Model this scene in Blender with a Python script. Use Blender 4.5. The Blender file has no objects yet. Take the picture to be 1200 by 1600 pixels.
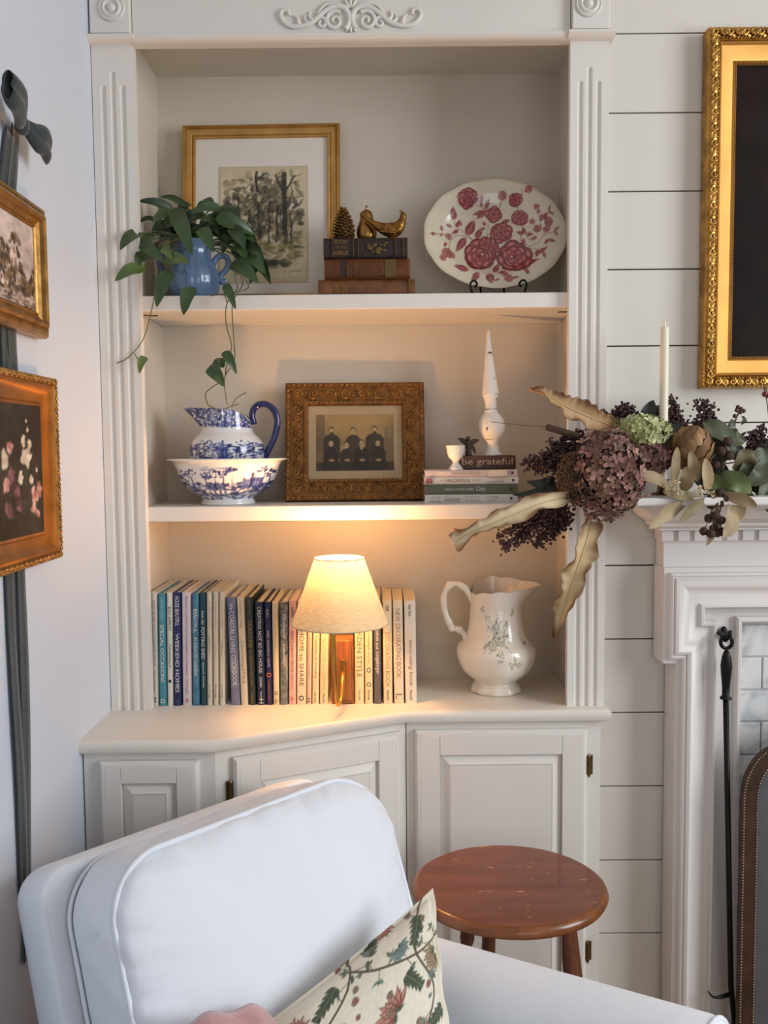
import bpy, bmesh, math, random
import numpy as np
from mathutils import Vector, Matrix, noise as mnoise

# ---------------------------------------------------------------- camera, world, lights
S = bpy.context.scene
COL = S.collection
FPX, PITCH, ROLL = 1370.0, math.radians(3.95), math.radians(-.53)
CAMPOS = Vector((0, -2.0, 1.40))
CROT = Matrix.Rotation(math.pi/2 - PITCH, 3, 'X') @ Matrix.Rotation(ROLL, 3, 'Z')
cd = bpy.data.cameras.new('camera'); cam = bpy.data.objects.new('camera', cd); COL.objects.link(cam)
cam.matrix_world = Matrix.Translation(CAMPOS) @ CROT.to_4x4()
cd.sensor_fit = 'VERTICAL'; cd.sensor_height = 36.0; cd.lens = 36.0*FPX/1600.0
cd.clip_start = .02
S.camera = cam
S.view_settings.view_transform = 'Standard'; S.view_settings.look = 'None'
S.view_settings.gamma = 1; S.view_settings.use_curve_mapping = False
S.view_settings.exposure = 0.0

wd = bpy.data.worlds.new('world'); S.world = wd; wd.use_nodes = True
bg = wd.node_tree.nodes['Background']
bg.inputs[0].default_value = (.90, .95, 1.0, 1); bg.inputs[1].default_value = .21

def area(name, loc, target, sx, sy, power, col):
    l = bpy.data.lights.new(name, 'AREA'); l.shape = 'RECTANGLE'; l.size = sx; l.size_y = sy
    l.energy = power; l.color = col
    o = bpy.data.objects.new(name, l); COL.objects.link(o); o.location = loc
    o.rotation_euler = (Vector(target)-Vector(loc)).to_track_quat('-Z', 'Y').to_euler()
    return o
# daylight from a window to the right, plus an added fill behind the camera
area('window_light', (2.9, -1.7, 1.9), (-.2, -.2, 1.1), 1.3, 1.7, 68, (.91, .955, 1.0))
area('rear_fill_light', (.9, -3.1, 1.25), (0, -.3, .9), 1.1, 1.3, 9, (.91, .955, 1.0))

# ---------------------------------------------------------------- helpers
def ray(u, v): return CROT @ Vector(((u-600)/FPX, -(v-800)/FPX, -1))
def P(u, v, Y):
    d = ray(u, v); return CAMPOS + d*((Y-CAMPOS.y)/d.y)
def PX(u, v, X):
    d = ray(u, v); return CAMPOS + d*((X-CAMPOS.x)/d.x)
def PZ(u, v, Z):
    d = ray(u, v); return CAMPOS + d*((Z-CAMPOS.z)/d.z)
def ppm(Y): return FPX/(Y-CAMPOS.y)          # pixels per metre at depth Y

def s2l(c):
    c = c/255.0
    return c/12.92 if c <= .04045 else ((c+.055)/1.055)**2.4
def lin(rgb): return tuple(s2l(c) for c in rgb)

MATS = {}
def M(name, rgb=(200,200,200), rough=.5, metal=0, var=None, bump=None, coat=0, sheen=0, sss=0, rgb2=None, stretch=None, trans=0):
    if name in MATS: return MATS[name]
    m = bpy.data.materials.new(name); m.use_nodes = True; MATS[name] = m
    nt = m.node_tree; b = nt.nodes['Principled BSDF']
    c = lin(rgb); b.inputs['Base Color'].default_value = (*c, 1)
    b.inputs['Roughness'].default_value = rough; b.inputs['Metallic'].default_value = metal
    b.inputs['Coat Weight'].default_value = coat; b.inputs['Coat Roughness'].default_value = .08
    b.inputs['Sheen Weight'].default_value = sheen
    if sss:
        b.inputs['Subsurface Weight'].default_value = sss; b.inputs['Subsurface Scale'].default_value = .01
    co = None
    if var or bump:
        tc = nt.nodes.new('ShaderNodeTexCoord'); co = tc.outputs['Object']
        if stretch:
            mp = nt.nodes.new('ShaderNodeMapping'); mp.inputs['Scale'].default_value = stretch
            nt.links.new(co, mp.inputs[0]); co = mp.outputs[0]
    if var:
        sc, amt = var
        n = nt.nodes.new('ShaderNodeTexNoise'); n.inputs['Scale'].default_value = sc; n.inputs['Detail'].default_value = 6
        nt.links.new(co, n.inputs['Vector'])
        r = nt.nodes.new('ShaderNodeValToRGB'); r.color_ramp.elements[0].position = .32; r.color_ramp.elements[1].position = .68
        c2 = lin(rgb2) if rgb2 else tuple(x*(1-amt) for x in c)
        r.color_ramp.elements[0].color = (*c2, 1)
        r.color_ramp.elements[1].color = (*(tuple(min(1, x*(1+amt*.5)) for x in c) if not rgb2 else c), 1)
        nt.links.new(n.outputs['Fac'], r.inputs[0]); nt.links.new(r.outputs[0], b.inputs['Base Color'])
    if bump:
        sc, st = bump
        n2 = nt.nodes.new('ShaderNodeTexNoise'); n2.inputs['Scale'].default_value = sc; n2.inputs['Detail'].default_value = 4
        nt.links.new(co, n2.inputs['Vector'])
        bp = nt.nodes.new('ShaderNodeBump'); bp.inputs['Strength'].default_value = st; bp.inputs['Distance'].default_value = .002
        nt.links.new(n2.outputs['Fac'], bp.inputs['Height']); nt.links.new(bp.outputs[0], b.inputs['Normal'])
    return m
def MC(name, rough=.5, coat=0, metal=0, bump=None, sheen=0, spec=None):
    """printed or painted surface: colour from the mesh colour attribute"""
    m = M(name, (255,255,255), rough, metal, None, bump, coat, sheen)
    nt = m.node_tree
    if spec is not None: nt.nodes['Principled BSDF'].inputs['Specular IOR Level'].default_value = spec
    if 'Attr' not in nt.nodes:
        a = nt.nodes.new('ShaderNodeAttribute'); a.name = 'Attr'; a.attribute_name = 'Col'
        nt.links.new(a.outputs['Color'], nt.nodes['Principled BSDF'].inputs['Base Color'])
    return m

def root_of(o):
    while o.parent: o = o.parent
    return o

class MB:
    def __init__(s): s.v = []; s.f = []; s.c = []; s.mi = []
    def add(s, vs, fs, mi=0):
        o = len(s.v); s.v += [Vector(v) for v in vs]; s.f += [[i+o for i in f] for f in fs]; s.mi += [mi]*len(fs)
        return s
    def box(s, x0, x1, y0, y1, z0, z1, mi=0):
        x0, x1 = sorted((x0, x1)); y0, y1 = sorted((y0, y1)); z0, z1 = sorted((z0, z1))
        return s.add([(x0,y0,z0),(x1,y0,z0),(x1,y1,z0),(x0,y1,z0),(x0,y0,z1),(x1,y0,z1),(x1,y1,z1),(x0,y1,z1)],
              [(0,3,2,1),(4,5,6,7),(0,1,5,4),(1,2,6,5),(2,3,7,6),(3,0,4,7)], mi)
    def grid(s, nu, nv, fn, wrapu=False, wrapv=False, mi=0, flip=False):
        o = []
        for j in range(nv):
            for i in range(nu): o.append(fn(i, j))
        fs = []
        for j in range(nv if wrapv else nv-1):
            for i in range(nu if wrapu else nu-1):
                a = j*nu+i; b = j*nu+(i+1) % nu; c = ((j+1) % nv)*nu+(i+1) % nu; d = ((j+1) % nv)*nu+i
                fs.append((a,d,c,b) if flip else (a,b,c,d))
        return s.add(o, fs, mi)
    def lathe(s, prof, seg=32, c=(0,0,0), mod=None, mi=0, ax=None, cap0=True):
        """prof: (radius, height) from bottom to top"""
        c = Vector(c); n0 = len(s.v)
        def fn(i, j):
            t = 2*math.pi*i/seg; r, z = prof[j]
            p = Vector((r*math.cos(t), r*math.sin(t), z))
            if mod: p = Vector(mod(p, t, j, r, z))
            if ax is not None: p = ax @ p
            return p+c
        s.grid(seg, len(prof), fn, wrapu=True, mi=mi)
        for j in (0, len(prof)-1):
            if prof[j][0] > 1e-6 and (j or cap0):
                ring = [n0+j*seg+i for i in range(seg)]
                s.f.append(ring[::-1] if j == 0 else ring); s.mi.append(mi)
        return s
    def sphere(s, c, r, seg=16, rings=10, rot=None, mi=0):
        if isinstance(r, (int, float)): r = (r, r, r)
        c = Vector(c); vs = []; fs = []
        for j in range(1, rings):
            a = math.pi*j/rings
            for i in range(seg):
                t = 2*math.pi*i/seg
                p = Vector((r[0]*math.sin(a)*math.cos(t), r[1]*math.sin(a)*math.sin(t), r[2]*math.cos(a)))
                if rot is not None: p = rot @ p
                vs.append(p+c)
        top = Vector((0,0,r[2])); bot = Vector((0,0,-r[2]))
        if rot is not None: top = rot @ top; bot = rot @ bot
        vs += [top+c, bot+c]; T = len(vs)-2; B = T+1
        for i in range(seg):
            k = (i+1) % seg
            fs.append((T, i, k)); fs.append((B, (rings-2)*seg+k, (rings-2)*seg+i))
            for j in range(rings-2): fs.append((j*seg+i, (j+1)*seg+i, (j+1)*seg+k, j*seg+k))
        return s.add(vs, fs, mi)
    def tube(s, pts, rad, seg=8, closed=False, mi=0, flat=None):
        pts = [Vector(p) for p in pts]; n = len(pts)
        if isinstance(rad, (int, float)): rad = [rad]*n
        tans = []
        for i in range(n):
            a = pts[(i-1) % n] if (closed or i > 0) else pts[i]; b = pts[(i+1) % n] if (closed or i < n-1) else pts[i]
            d = b-a; tans.append(d.normalized() if d.length > 1e-9 else Vector((0,0,1)))
        u = tans[0].orthogonal().normalized(); fr = []
        for i in range(n):
            u = (u - tans[i]*u.dot(tans[i]))
            u = u.normalized() if u.length > 1e-6 else tans[i].orthogonal().normalized()
            fr.append((u.copy(), tans[i].cross(u)))
        n0 = len(s.v)
        def fn(i, j):
            t = 2*math.pi*i/seg; a, b = fr[j]
            return pts[j] + (a*math.cos(t) + b*math.sin(t))*rad[j]
        s.grid(seg, n, fn, wrapu=True, wrapv=closed, mi=mi)
        if not closed:
            s.f.append([n0+i for i in range(seg)][::-1]); s.mi.append(mi)
            s.f.append([n0+(n-1)*seg+i for i in range(seg)]); s.mi.append(mi)
        return s
    def prism(s, poly, a, b, axis='y', mi=0):
        """poly of 2D points extruded from a to b along axis"""
        n = len(poly)
        def mk(p, t):
            if axis == 'y': return (p[0], t, p[1])
            if axis == 'z': return (p[0], p[1], t)
            return (t, p[0], p[1])
        vs = [mk(p, a) for p in poly]+[mk(p, b) for p in poly]
        fs = [list(range(n))[::-1], list(range(n, 2*n))] + [(i, (i+1) % n, n+(i+1) % n, n+i) for i in range(n)]
        return s.add(vs, fs, mi)
    def sweep(s, path, prof, closed=False, y0=0, capends=True, mi=0):
        """path (x,z) in the wall plane; prof (inset to the right of travel, height out of the wall)"""
        n = len(path); path = [Vector(p) for p in path]; ms = []
        for i in range(n):
            d1 = (path[i]-path[i-1]) if (closed or i > 0) else None
            d2 = (path[(i+1) % n]-path[i]) if (closed or i < n-1) else None
            nn = []
            for d in (d1, d2):
                if d is not None:
                    d = d.normalized(); nn.append(Vector((d.y, -d.x)))
            ms.append(nn[0] if len(nn) == 1 else (nn[0]+nn[1])/(1+nn[0].dot(nn[1])))
        k = len(prof); n0 = len(s.v)
        def fn(i, j):
            q = path[j]+ms[j]*prof[i][0]; return (q.x, y0-prof[i][1], q.y)
        s.grid(k, n, fn, wrapv=closed, mi=mi)
        if not closed and capends:
            s.f.append([n0+i for i in range(k)][::-1]); s.mi.append(mi)
            s.f.append([n0+(n-1)*k+i for i in range(k)]); s.mi.append(mi)
        return s
    def build(s, name, mat, parent=None, smooth=30, bevel=0, local=False, cols=None, loc=None, fix=True):
        me = bpy.data.meshes.new(name)
        vs = s.v
        if parent is not None and not local:
            inv = root_of(parent).matrix_basis.inverted(); vs = [inv @ v for v in vs]
        if loc is not None: vs = [v-Vector(loc) for v in vs]
        me.from_pydata([tuple(v) for v in vs], [], s.f)
        for m_ in (mat if isinstance(mat, (list, tuple)) else [mat]): me.materials.append(m_)
        if any(s.mi): me.polygons.foreach_set('material_index', s.mi)
        if fix:
            bm = bmesh.new(); bm.from_mesh(me); bmesh.ops.recalc_face_normals(bm, faces=bm.faces); bm.to_mesh(me); bm.free()
        if smooth:
            me.shade_smooth()
            if smooth < 179: me.set_sharp_from_angle(angle=math.radians(smooth))
        if cols is not None:
            at = me.color_attributes.new('Col', 'FLOAT_COLOR', 'POINT')
            a = np.ones((len(vs), 4), dtype=np.float32); a[:, :3] = cols; at.data.foreach_set('color', a.ravel())
        me.update()
        o = bpy.data.objects.new(name, me); COL.objects.link(o)
        if parent is not None: o.parent = parent
        if loc is not None: o.location = loc
        if bevel:
            bv = o.modifiers.new('bevel', 'BEVEL'); bv.width = bevel; bv.segments = 2; bv.limit_method = 'ANGLE'; bv.angle_limit = math.radians(40)
        return o

def tag(o, label=None, cat=None, group=None, kind=None):
    if label: o['label'] = label
    if cat: o['category'] = cat
    if group: o['group'] = group
    if kind: o['kind'] = kind
    return o
def thing(name, label, cat, loc=(0,0,0), rot=(0,0,0), group=None):
    o = bpy.data.objects.new(name, None); COL.objects.link(o)
    o.location = loc; o.rotation_euler = rot; o.empty_display_size = .05
    return tag(o, label, cat, group)
def spline(pts, n):
    """Catmull-Rom through the points"""
    pts = [Vector(p) for p in pts]; m = len(pts)-1; out = []
    for k in range(n):
        t = k/(n-1)*m; i = min(int(t), m-1); f = t-i
        p0 = pts[max(i-1, 0)]; p1 = pts[i]; p2 = pts[i+1]; p3 = pts[min(i+2, m)]
        out.append(.5*((2*p1)+(p2-p0)*f+(2*p0-5*p1+4*p2-p3)*f*f+(3*p1-p0-3*p2+p3)*f**3))
    return out
def rrect(w, h, r, k=6):
    out = []
    for cx, cy, a0 in ((w/2-r, h/2-r, 0), (-w/2+r, h/2-r, 90), (-w/2+r, -h/2+r, 180), (w/2-r, -h/2+r, 270)):
        for i in range(k+1):
            a = math.radians(a0+90*i/k); out.append((cx+r*math.cos(a), cy+r*math.sin(a)))
    return out
def interp(x, xs, ys):
    return float(np.interp(x, xs, ys))

# small painter for prints, pictures and transfer patterns (sampled into mesh colours)
class Canvas:
    def __init__(s, w, h, col): s.w, s.h = w, h; s.a = np.empty((h, w, 3)); s.a[:] = np.array(col)/255.0
    def _blend(s, x0, x1, y0, y1, mask, col, al):
        r = s.a[y0:y1, x0:x1]; m = (mask*al)[..., None]; r[:] = r*(1-m)+(np.array(col)/255.0)*m
    def _bb(s, x0, x1, y0, y1):
        return max(0, int(x0)), min(s.w, int(x1)+2), max(0, int(y0)), min(s.h, int(y1)+2)
    def ell(s, cx, cy, rx, ry, rot, col, al=1, soft=1.0):
        R = max(rx, ry)+2; x0, x1, y0, y1 = s._bb(cx-R, cx+R, cy-R, cy+R)
        if x1 <= x0 or y1 <= y0: return
        yy, xx = np.mgrid[y0:y1, x0:x1]; dx, dy = xx-cx, yy-cy; c, n = math.cos(rot), math.sin(rot)
        a = (dx*c+dy*n)/rx; b = (-dx*n+dy*c)/ry; d = np.sqrt(a*a+b*b)
        s._blend(x0, x1, y0, y1, np.clip((1-d)*min(rx, ry)/soft+.5, 0, 1), col, al)
    def poly(s, pts, col, al=1):
        xs = [p[0] for p in pts]; ys = [p[1] for p in pts]; x0, x1, y0, y1 = s._bb(min(xs), max(xs), min(ys), max(ys))
        if x1 <= x0 or y1 <= y0: return
        acc = np.zeros((y1-y0, x1-x0))
        for oy, ox in ((-.25,-.25), (.25,.25), (-.25,.25), (.25,-.25)):
            yy, xx = np.mgrid[y0:y1, x0:x1]; yy = yy+oy; xx = xx+ox; ins = np.zeros(acc.shape, bool)
            for i in range(len(pts)):
                (ax, ay), (bx, by) = pts[i-1], pts[i]
                if ay == by: continue
                ins ^= ((ay > yy) != (by > yy)) & (xx < (bx-ax)*(yy-ay)/(by-ay)+ax)
            acc += ins
        s._blend(x0, x1, y0, y1, acc/4, col, al)
    def line(s, pts, w, col, al=1):
        for (ax, ay), (bx, by) in zip(pts[:-1], pts[1:]):
            x0, x1, y0, y1 = s._bb(min(ax, bx)-w-1, max(ax, bx)+w+1, min(ay, by)-w-1, max(ay, by)+w+1)
            if x1 <= x0 or y1 <= y0: continue
            yy, xx = np.mgrid[y0:y1, x0:x1]; dx, dy = bx-ax, by-ay; L = dx*dx+dy*dy+1e-9
            t = np.clip(((xx-ax)*dx+(yy-ay)*dy)/L, 0, 1); d = np.hypot(xx-ax-t*dx, yy-ay-t*dy)
            s._blend(x0, x1, y0, y1, np.clip(w/2-d+.5, 0, 1), col, al)
    def leaf(s, x, y, L, W, ang, col, vein=None, al=1):
        c, n = math.cos(ang), math.sin(ang); up = []; dn = []
        for i in range(9):
            t = i/8; w = W*math.sin(math.pi*t**.8)*(1-.25*t); px = t*L
            up.append((x+px*c-w*n/2, y+px*n+w*c/2)); dn.append((x+px*c+w*n/2, y+px*n-w*c/2))
        s.poly(up+dn[::-1], col, al)
        if vein: s.line([(x, y), (x+L*c, y+L*n)], max(1, W*.08), vein, al)
    def rose(s, x, y, r, pal, rng, rings=4):
        dk, md, lt = pal
        for k in range(rings):
            R = r*(1-k/rings*.92); n = max(3, 8-k*2); a0 = rng.random()*6
            for i in range(n):
                a = a0+i*2*math.pi/n; jr = rng.uniform(.5,.74); px, py = x+math.cos(a)*R*jr, y+math.sin(a)*R*jr
                s.ell(px, py, R*.46, R*.36, a+1.57, dk)
                s.ell(px-math.cos(a)*R*.05, py-math.sin(a)*R*.05, R*.40, R*.29, a+1.57, md)
                s.ell(px+math.cos(a)*R*.08, py+math.sin(a)*R*.08, R*.22, R*.11, a+1.57, lt, .8)
        s.ell(x, y, r*.13, r*.13, 0, dk)
    def noise(s, scale, amt, seed=0):
        rng = np.random.RandomState(seed); g = np.zeros((s.h, s.w))
        for o in range(4):
            k = max(2, int(max(s.w, s.h)/scale*2**o)); kk = rng.rand(k+2, k+2)
            yi = np.linspace(0, k, s.h); xi = np.linspace(0, k, s.w); y0 = yi.astype(int); x0 = xi.astype(int)
            fy = (yi-y0)[:, None]; fx = (xi-x0)[None, :]
            v = kk[y0][:, x0]*(1-fy)*(1-fx)+kk[y0+1][:, x0]*fy*(1-fx)+kk[y0][:, x0+1]*(1-fy)*fx+kk[y0+1][:, x0+1]*fy*fx
            g += (v-.5)/1.6**o
        s.a = np.clip(s.a*(1+amt*g[..., None]), 0, 1); return g
    def sample(s, u, v):
        u = np.clip(np.asarray(u)*(s.w-1), 0, s.w-1.001); v = np.clip(np.asarray(v)*(s.h-1), 0, s.h-1.001)
        x = u.astype(int); y = v.astype(int); fx = (u-x)[:, None]; fy = (v-y)[:, None]; a = s.a
        c = a[y, x]*(1-fx)*(1-fy)+a[y, np.minimum(x+1, s.w-1)]*fx*(1-fy)+a[np.minimum(y+1, s.h-1), x]*(1-fx)*fy+a[np.minimum(y+1, s.h-1), np.minimum(x+1, s.w-1)]*fx*fy
        return np.where(c <= .04045, c/12.92, ((c+.055)/1.055)**2.4)

def picture(name, cv, x0, x1, z0, z1, y, mat, parent, nu, nv, local=True, bulge=0):
    """flat printed sheet facing -Y, coloured from a canvas"""
    mb = MB(); us = []; vs = []
    def fn(i, j):
        u, v = i/(nu-1), j/(nv-1); us.append(u); vs.append(1-v)
        return (x0+(x1-x0)*u, y, z0+(z1-z0)*v)
    mb.grid(nu, nv, fn)
    return mb.build(name, mat, parent, smooth=0, local=local, cols=cv.sample(us, vs), fix=False)

_tc = {}
def text_geo(body, shear=0):
    """letters as flat triangles in (x,y), returned centred with size"""
    key = (body, shear)
    if key in _tc: return _tc[key]
    c = bpy.data.curves.new('t', 'FONT'); c.body = body; c.size = 1; c.align_x = 'CENTER'; c.align_y = 'CENTER'; c.shear = shear
    c.resolution_u = 3
    o = bpy.data.objects.new('t', c); COL.objects.link(o)
    dg = bpy.context.evaluated_depsgraph_get(); me = bpy.data.meshes.new_from_object(o.evaluated_get(dg))
    vs = [v.co.copy() for v in me.vertices]; fs = [list(p.vertices) for p in me.polygons]
    bpy.data.objects.remove(o); bpy.data.meshes.remove(me); bpy.data.curves.remove(c)
    xs = [v.x for v in vs]; ys = [v.y for v in vs]
    cx, cy = (min(xs)+max(xs))/2, (min(ys)+max(ys))/2
    for v in vs: v.x -= cx; v.y -= cy
    _tc[key] = (vs, fs, max(xs)-min(xs), max(ys)-min(ys)); return _tc[key]
def text(name, body, fn, L, Hh, mat, parent, local=False, shear=0):
    """fn(x,y) places letter points, text box fitted to length L and height Hh"""
    vs, fs, w, h = text_geo(body, shear); sx = L/w; sy = Hh/h
    return MB().add([fn(v.x*sx, v.y*sy) for v in vs], fs).build(name, mat, parent, smooth=0, local=local, fix=False)

def leaf_geo(mb, path, width, face=(0,-1,0), cup=.15, wave=0, serr=0, n=14, m=7, rng=None, shape=None, twist=0, mi=0, side=None):
    """blade along a 3D path; face = direction its upper side looks"""
    rng = rng or random.Random(1); pts = spline(path, n); fvec = Vector(face).normalized()
    ph = rng.random()*6; ed = [[rng.uniform(-1, 1) for _ in range(n)] for _ in range(2)]
    def wd(t):
        if shape: return interp(t, [a for a, _ in shape], [b for _, b in shape])
        return max(.0, math.sin(math.pi*min(1, t*.97+.03)**.75))*(1-.18*t)
    fr = []
    for j in range(n):
        T = (pts[min(j+1, n-1)]-pts[max(j-1, 0)]).normalized()
        Sd = T.cross(fvec)
        Sd = Sd.normalized() if Sd.length > 1e-6 else T.orthogonal().normalized()
        if twist: Sd = Matrix.Rotation(twist*j/(n-1), 3, T) @ Sd
        fr.append((T, Sd, Sd.cross(T).normalized()))
    def fn(i, j):
        s_ = (i/(m-1)-.5)*2; t = j/(n-1); T, Sd, N = fr[j]; w = wd(t)*width/2
        w *= 1+serr*ed[0 if s_ < 0 else 1][j]*abs(s_)
        q = pts[j]+Sd*(s_*w)+N*(cup*abs(s_)**1.5*w)+N*(wave*width*abs(s_)*math.sin(ph+t*14+(2 if s_ > 0 else 0)))
        return q
    mb.grid(m, n, fn, mi=mi); return mb
LAMP_W = 8.6
BACK_S, BACK_T = -.035, .012
# ---------------------------------------------------------------- the room shell
paint = M('white_satin_paint', (226,221,214), .42, var=(3,.03), bump=(60,.04))
paint_wall = M('pale_lavender_wall_paint', (206,213,224), .55, var=(2,.02), bump=(90,.05))
paint_ship = M('white_shiplap_paint', (218,213,203), .45, var=(2,.025), bump=(50,.03))
dark_gap = M('dark_gap', (52,46,40), .9)
paint_in = M('warm_lit_interior_paint', (216,205,188), .5, var=(3,.03), bump=(60,.04))  # same white paint as the bookcase, niche's warm light tinted into the colour
WX = -.632                     # left wall plane
def struct(mb, name, mat, **k):
    return tag(mb.build(name, mat, **k), kind='structure')
struct(MB().box(-.75, 3.2, -5, .4, -.1, 0), 'floor', M('oak_floor', (150,115,80), .5, var=(6,.2), stretch=(1,8,1)), smooth=0)
struct(MB().box(-.75, 3.2, -5, .4, 2.75, 2.85), 'ceiling', M('ceiling_paint', (235,232,228), .8), smooth=0)
struct(MB().box(WX-.1, WX, -5, .3, 0, 2.75), 'wall_left', paint_wall, smooth=0)
wb = MB(); wb.box(.466, 3.2, .006, .30, 0, 2.75); wb.box(WX, .44, .30, .36, 0, 2.75)
wall_back = struct(wb, 'wall_back', dark_gap, smooth=0)
struct(MB().box(WX, .4965, -.012, .30, 2.465, 2.75), 'trim_1', paint_ship, smooth=0)
PLZ = [-.0, .086, .259, .437, .615, .790, .963, 1.134, 1.296, 1.458, 1.632, 1.802, 1.973, 2.143, 2.313, 2.484, 2.655, 2.75]
for a, b in zip(PLZ[:-1], PLZ[1:]):
    MB().box(.4965, 1.75, -.002, .010, a+.0015, b-.0015).build('plank', paint_ship, wall_back, smooth=0, bevel=.0012)

# ---------------------------------------------------------------- built-in bookcase
CT = .812                      # counter top height
FY = -.02                      # pilaster face
NX0, NX1, NB = -.556, .444, .25   # niche inner sides and back
bc = thing('built_in_bookcase', 'tall white built-in bookcase with two shelves between fluted pilasters', 'bookcase', (-.06, 0, CT))
MB().box(NX0-.02, NX1+.02, NB, NB+.02, CT, 2.45).build('back_panel', paint_in, bc, smooth=0)
MB().box(NX0-.02, NX0, 0, NB, CT, 2.45).build('side_panel', paint_in, bc, smooth=0)
MB().box(NX1, NX1+.02, 0, NB, CT, 2.45).build('side_panel', paint_in, bc, smooth=0)
zc = P(555, 118, NB).z
MB().box(NX0, NX1, 0, NB, zc, zc+.02).build('top_panel', paint_in, bc, smooth=0)
for zt in (1.754, 1.278):
    sh = MB().box(NX0, NX1, .0, NB, zt-.034, zt).build('shelf', paint, bc, smooth=0, bevel=.003)
for u, v in ((246, 497), (876, 490)):
    q = P(u, v, .1); s_ = -1 if u < 500 else 1; xe = NX0 if s_ < 0 else NX1
    MB().tube([(xe, .035, 1.7165), (xe-s_*.014, .045, 1.7175), (xe-s_*.020, .06, 1.7185), (xe-s_*.036, .06, 1.7185)], .0012, 6).build('shelf_peg', M('dark_iron', (30,28,26), .5, .8), bc, smooth=0)
def pilaster(x0, x1):
    ztop = 2.296; xc = (x0+x1)/2; w = x1-x0
    fl = [(xc-w*.235, 2.205), (xc, 2.235), (xc+w*.235, 2.205)]; r = w*.075
    xs = sorted(set([x0, x1]+[f+r*k for f, _ in fl for k in (-1.05,-1,-.9,-.7,-.45,-.2,0,.2,.45,.7,.9,1,1.05)]))
    zs = [CT, 2.0]+[2.19+i*.0025 for i in range(24)]+[ztop]
    mb = MB()
    def fn(i, j):
        x, z = xs[i], zs[j]; d = 0
        for fx, fz in fl:
            dist = abs(x-fx) if z <= fz-r else math.hypot(x-fx, z-(fz-r))
            if dist < r: d = math.sqrt(r*r-dist*dist)*.85
        return (x, FY+d, z)
    mb.grid(len(xs), len(zs), fn)
    n = len(xs); m = len(zs)
    mb.add([(x0,FY,CT),(x0,.0,CT),(x0,.0,ztop),(x0,FY,ztop)], [(0,1,2,3)])
    mb.add([(x1,FY,CT),(x1,.006,CT),(x1,.006,ztop),(x1,FY,ztop)], [(0,1,2,3)])
    return mb.build('pilaster', paint, bc, smooth=50, fix=False)
PLX = [(-.6305, -.5395), (.4165, .5015)]
for a, b in PLX: pilaster(a, b)
# lip moulding, header, corner blocks with rosettes
lip = MB(); lp = [(0,0),(.0,.012),(.006,.018),(.012,.020),(.018,.016),(.020,.008),(.024,.006),(.024,0)]
zl = 2.288
pathp = [(FY, zl+.002), (FY-.008, zl+.002), (FY-.016, zl+.006), (FY-.020, zl+.010), (FY-.020, zl+.014), (FY-.008, zl+.016), (FY, zl+.017)]
for (a, b), dy in ((( -.632, -.531), -.008), ((-.531, .408), 0), ((.408, .509), -.008)):
    MB().prism([(p[0]+dy, p[1]) for p in pathp]+[(.0, zl+.017), (.0, zl+.002)], a, b, 'x').build('lip_moulding', paint, bc, smooth=40)
MB().box(-.54, .417, FY+.004, .0, zl+.016, 2.47).build('header', paint, bc, smooth=0)
for (a, b), (u, v) in zip(PLX, ((175, 27), (920, 15))):
    cb = MB().box(a+.002, b-.002, FY-.012, .0, 2.311, 2.405).build('corner_block', paint, bc, smooth=0, bevel=.002)
    c = P(u, v, FY-.012)
    prof = [(.0285,0),(.0285,.003),(.026,.005),(.024,.0035),(.0225,.0025),(.0205,.006),(.0175,.0078),(.0145,.006),(.0125,.002),(.011,.0015),(.0095,.004),(.007,.0085),(.0035,.0105),(.0001,.011)]
    MB().lathe(prof, 40, (c.x, c.y, 2.362), ax=Matrix.Rotation(math.pi/2, 3, 'X')).build('rosette', paint, cb, smooth=60)
MB().box(-.64, .52, FY-.03, .0, 2.405, 2.47).build('cornice', paint, bc, smooth=0, bevel=.004)
# carved applique on the header
ap = MB(); ac = P(548, 27, FY+.004); k = 1/ppm(FY)
def apt(x, z, d=.003): return Vector((ac.x+x*k, ac.y-d, ac.z+z*k))
def ascroll(pts, r0, r1, n=26):
    for sx in (-1, 1):
        q = spline([(x*sx, z, 0) for x, z in pts], n)
        ap.tube([apt(a.x, a.y) for a in q], [(r0+(r1-r0)*i/(n-1))*k for i in range(n)], 8)
def spir(cx, cz, r0, r1, a0, turns):
    return [(cx+(r0+(r1-r0)*i/20)*math.cos(a0+turns*2*math.pi*i/20), cz+(r0+(r1-r0)*i/20)*math.sin(a0+turns*2*math.pi*i/20)) for i in range(21)]
ascroll([(8,-18),(2,-8),(4,6),(14,14),(28,14),(44,4),(58,-8),(72,-13),(88,-14),(100,-8),(106,2),(102,10),(94,9),(93,2)], 4.5, 3, 44)
ascroll(spir(24,-6,15,2,2.2,-1.5), 3.5, 2.4, 40)
ascroll(spir(44,-9,9,2,.6,1.2), 3, 2, 30)
ascroll([(50,4),(40,16),(26,20),(14,17)], 2.5, 3, 14)
ascroll([(78,-12),(80,-2),(86,2)], 4, 1.5, 10)
ascroll([(56,-6),(62,0),(60,8)], 4, 1.5, 10); ascroll([(63,-9),(69,-4),(68,3)], 3.5, 1.3, 10)
for a in (-60, -30, 0, 30, 60):
    t = math.radians(a); ap.sphere(apt(math.sin(t)*11, 10+math.cos(t)*10), (2.6*k, 3*k, 7.5*k), 10, 8, Matrix.Rotation(t, 3, 'Y'))
for a in (-35, 35, 0):
    t = math.radians(a); ap.sphere(apt(math.sin(t)*7, -12-math.cos(t)*6), (2.4*k, 3*k, 6*k), 10, 8, Matrix.Rotation(-t, 3, 'Y'))
ap.build('carved_applique', paint, bc, smooth=60)

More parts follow.
